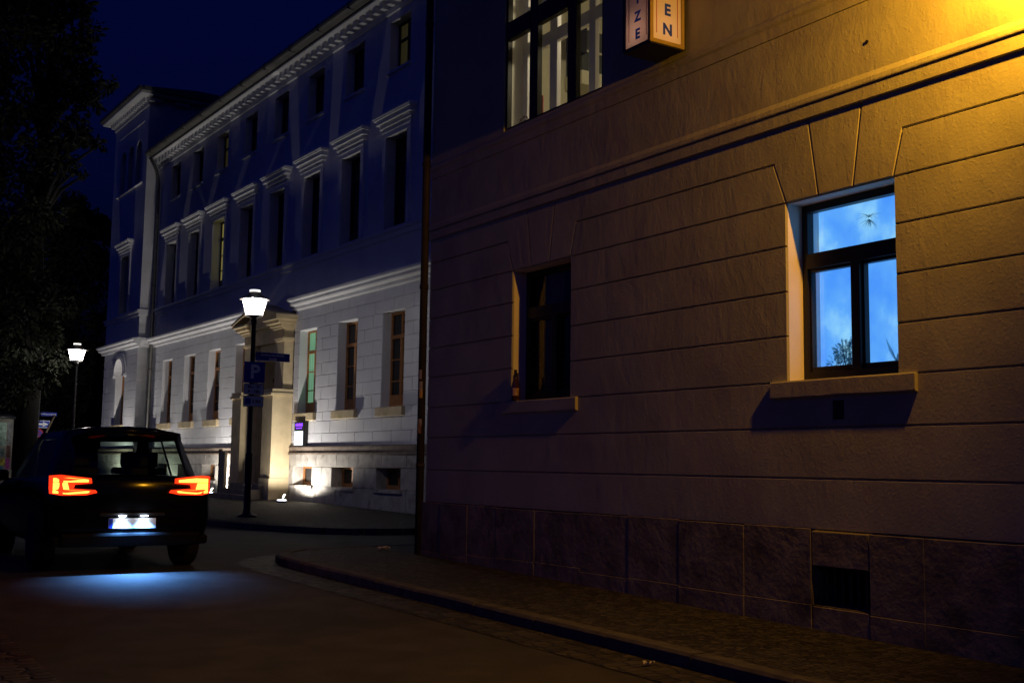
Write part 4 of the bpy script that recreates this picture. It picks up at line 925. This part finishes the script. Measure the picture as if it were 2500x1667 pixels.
tree(b2, 'lower round tree left of the tower, in front of the sky', 12, clumps_at(b2, PX([(140, 545, 75), (185, 520, 42), (205, 560, 55), (232, 560, 36), (252, 545, 22), (262, 575, 18), (110, 620, 100), (200, 640, 80), (240, 640, 40), (100, 760, 120), (200, 760, 80), (180, 880, 90), (80, 900, 120), (225, 880, 50), (225, 980, 45), (150, 1000, 80)], 54)), 24000, .28, M_leaf[2], 5, .3)
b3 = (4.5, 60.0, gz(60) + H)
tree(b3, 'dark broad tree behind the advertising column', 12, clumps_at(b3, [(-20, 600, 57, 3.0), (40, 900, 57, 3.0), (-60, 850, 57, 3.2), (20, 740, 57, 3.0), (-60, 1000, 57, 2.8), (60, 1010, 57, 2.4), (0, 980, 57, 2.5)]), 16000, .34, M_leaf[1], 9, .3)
hed = MB(); rnd = random.Random(4)
for k in range(70): leaves(hed, (rnd.uniform(-22, 14), 66 + rnd.uniform(-.8, 2), gz(66) + H + rnd.uniform(.3, 3.6)), 1.1, 150, .34, .9, .3, rnd)
hd = hed.build('hedge', M_leaf[0]); tag(hd, 'long dark hedge closing the street far behind the trees', 'hedge')

# ------------------------------------------------------------------ the car
car = empty('car', (3.51, 13.32, gz(13.4) + H), radians(-1.0), 'black estate car seen from behind with red lights and glowing plate', 'car')
mb = MB()
ST = [(0.0, .80, .46, 1.00), (.03, .85, .40, 1.04), (.10, .90, .33, 1.06), (.30, .925, .28, 1.07), (.9, .93, .25, 1.07), (2.0, .935, .24, 1.05), (3.1, .93, .24, 1.02), (3.45, .925, .25, .99), (3.9, .91, .26, .93), (4.25, .86, .28, .84), (4.42, .74, .32, .74), (4.47, .60, .38, .66)]
ring = lambda w, zb, zt: [(0, zb), (.78 * w, zb), (.95 * w, zb + .08), (.99 * w, zb + .2), (w, .55 * zb + .45 * zt), (.995 * w, .3 * zb + .7 * zt), (.975 * w, zt - .08), (.93 * w, zt - .015), (.80 * w, zt + .005), (.4 * w, zt + .025), (0, zt + .03)]
R = []
for y, w, zb, zt in ST:
    h_ = ring(w, zb, zt); R.append([(x, y, z) for x, z in h_] + [(-x, y, z) for x, z in h_[-2:0:-1]])
n = len(R[0]); pts = [p for r in R for p in r]
mb.add(pts, [(i * n + k, i * n + (k + 1) % n, (i + 1) * n + (k + 1) % n, (i + 1) * n + k) for i in range(len(R) - 1) for k in range(n)] + [tuple(range(n))[::-1], tuple(range((len(R) - 1) * n, len(R) * n))])
mb.build('body', M_paint, car, True)
belt = [(0, .10), (.64, .14), (.79, .27), (.855, .55), (.87, 1.55), (.87, 1.66), (.86, 2.70), (.74, 3.12), (0, 3.32)]
topl = [(0, .40), (.55, .43), (.665, .53), (.69, .75), (.70, 1.5), (.70, 1.58), (.69, 2.15), (.60, 2.36), (0, 2.48)]
roofe = [(0, .26), (.52, .29), (.63, .45), (.66, .75), (.665, 1.5), (.665, 1.58), (.65, 2.08), (.56, 2.26), (0, 2.36)]
crown = [(0, .30), (.30, .32), (.36, .5), (.38, .75), (.38, 1.5), (.38, 1.58), (.37, 2.0), (.32, 2.15), (0, 2.25)]
lv = [(belt, 1.055), (topl, 1.50), (roofe, 1.585), (crown, 1.635)]
def gp(l, i, s): (x, y) = lv[l][0][i]; z = lv[l][1]; z += {0: -.03 * (y / 3.3), 1: .0, 2: .0, 3: .0}[l]; return (x * s, y, z)
bodyf, glass = MB(), {'rear_window': MB(), 'side_window': None, 'windscreen': MB()}
sides = []
for s in (1, -1):
    for i in range(8):
        for l in range(3):
            q = [gp(l, i, s), gp(l, i + 1, s), gp(l + 1, i + 1, s), gp(l + 1, i, s)]
            if l == 0 and i == 0: glass['rear_window'].quad(*q)
            elif l == 0 and i == 7: glass['windscreen'].quad(*q)
            elif l == 0 and i in (3, 5): m_ = MB(); m_.quad(*q); sides.append(m_)
            else: bodyf.quad(*q)
    for i in range(8):
        a_, b_ = gp(3, i, s), gp(3, i + 1, s)
        bodyf.quad(a_, b_, (0, b_[1], 1.652), (0, a_[1], 1.652)) if i not in (0, 7) else bodyf.add([a_, b_, (0, (b_ if i == 0 else a_)[1], 1.652)], [(0, 1, 2)])
bo = bodyf.build('roof_shell', M_paint, car, True)
bm = bmesh.new(); bm.from_mesh(bo.data); bmesh.ops.remove_doubles(bm, verts=bm.verts, dist=.001); bmesh.ops.recalc_face_normals(bm, faces=bm.faces); bm.to_mesh(bo.data); bm.free()
glass['rear_window'].build('rear_window', M_carglass, car); glass['windscreen'].build('windscreen', M_carglass, car)
for m_ in sides: m_.build('side_window', M_carglass, car)
mb = MB()
for x, y in ((-.38, 1.75), (.38, 1.75), (-.40, .95), (.40, .95)):
    mb.box(x - .22, x + .22, y, y + .14, 1.0, 1.17); mb.box(x - .12, x + .12, y + .02, y + .10, 1.17, 1.36)
mb.build('seat', M_plastic, car, bevel=.03)
m = MB(); m.tube([(-.38, 2.35, 1.02), (-.38, 2.2, 1.12)], .17, 16); m.build('steering_wheel', M_plastic, car)
for s in (1, -1):                                                              # C-shaped tail lights wrapping the corners
    bend = lambda x: -.012 + max(0, x - .66) ** 2 * 1.6
    lens = MB(); core = MB()
    def slab(mb_, poly, y0, y1):
        n = len(poly); p = [(x * s, bend(x) + y0, z) for x, z in poly] + [(x * s, bend(x) + y1, z) for x, z in poly]
        mb_.add(p, [tuple(range(n)), tuple(range(n, 2 * n))] + [(i, (i + 1) % n, n + (i + 1) % n, n + i) for i in range(n)])
    slab(lens, [(.885, .885), (.89, 1.08), (.78, 1.09), (.47, 1.055), (.46, 1.00), (.64, .985), (.655, .94), (.42, .925), (.40, .895), (.52, .87), (.78, .865)], -.02, .05)
    slab(core, [(.86, 1.01), (.86, 1.055), (.70, 1.06), (.50, 1.04), (.50, 1.012), (.70, 1.01)], -.026, -.0205)
    slab(core, [(.86, .89), (.86, .925), (.68, .925), (.48, .912), (.50, .892), (.7, .878)], -.026, -.0205)
    slab(core, [(.86, .93), (.86, 1.005), (.72, 1.005), (.70, .93)], -.025, -.0205)
    tl = lens.build('tail_light', emit('tail_red', (1, .035, .006), 1.5), car); core.build('light_bar', emit('tail_core', (1, .27, .035), 5.0), tl)
m = MB(); m.box(-.78, .78, -.07, .2, .30, .45).box(-.86, .86, -.045, .25, .31, .42); m.build('bumper', mat('bumper_black', (.003, .003, .0035), .6, spec=.1), car, bevel=.03)
m = MB(); m.box(-.36, .36, -.028, .01, .635, .67); m.build('plate_recess', M_plastic, car, bevel=.006)
plate = MB().box(-.26, .26, -.024, -.012, .50, .61).build('number_plate', mat('plate_white', (.82, .82, .82), .4, var=.02), car)
MB().box(-.257, -.215, -.0255, -.0242, .503, .607).build('blue_band', M_blue, plate)
for s in (-.12, .12):
    MB().box(s - .035, s + .035, -.075, -.03, .632, .642).build('plate_lamp', emit('plate_led', (.75, .87, 1.0), 25), car)
    lamp('plate_light', 'AREA', (s, -.062, .628), 21, (.12, .38, 1.0), car, .05, (0, -.34, -1)).data.spread = radians(118)
m = MB(); m.box(-.5, .5, .23, .30, 1.55, 1.60); m.build('spoiler', M_paint, car, bevel=.015)
for s in (1, -1):
    m = MB(); m.box(min(s * .93, s * 1.08), max(s * .93, s * 1.08), 2.62, 2.80, .98, 1.12); m.build('wing_mirror', M_paint, car, bevel=.03)
for y in (.82, 3.58):
    for s in (1, -1):
        m = MB(); x = .82 * s
        m.lathe([(.24, -.11), (.32, -.11), (.345, -.08), (.345, .08), (.32, .11), (.24, .11)], (0, 0, 0), 28); w_ = m.build('wheel', M_rubber, car, True)
        w_.rotation_euler = (0, pi / 2, 0); w_.location = (x, y, .345)
        MB().lathe([(.0, -.09), (.24, -.10), (.24, .10), (.0, .09)], (0, 0, 0), 20).build('rim', mat('dark_rim', (.05, .05, .055), .4, .6), w_)
for o in SC.objects:
    if o.type == 'LIGHT': o.data.use_shadow = True
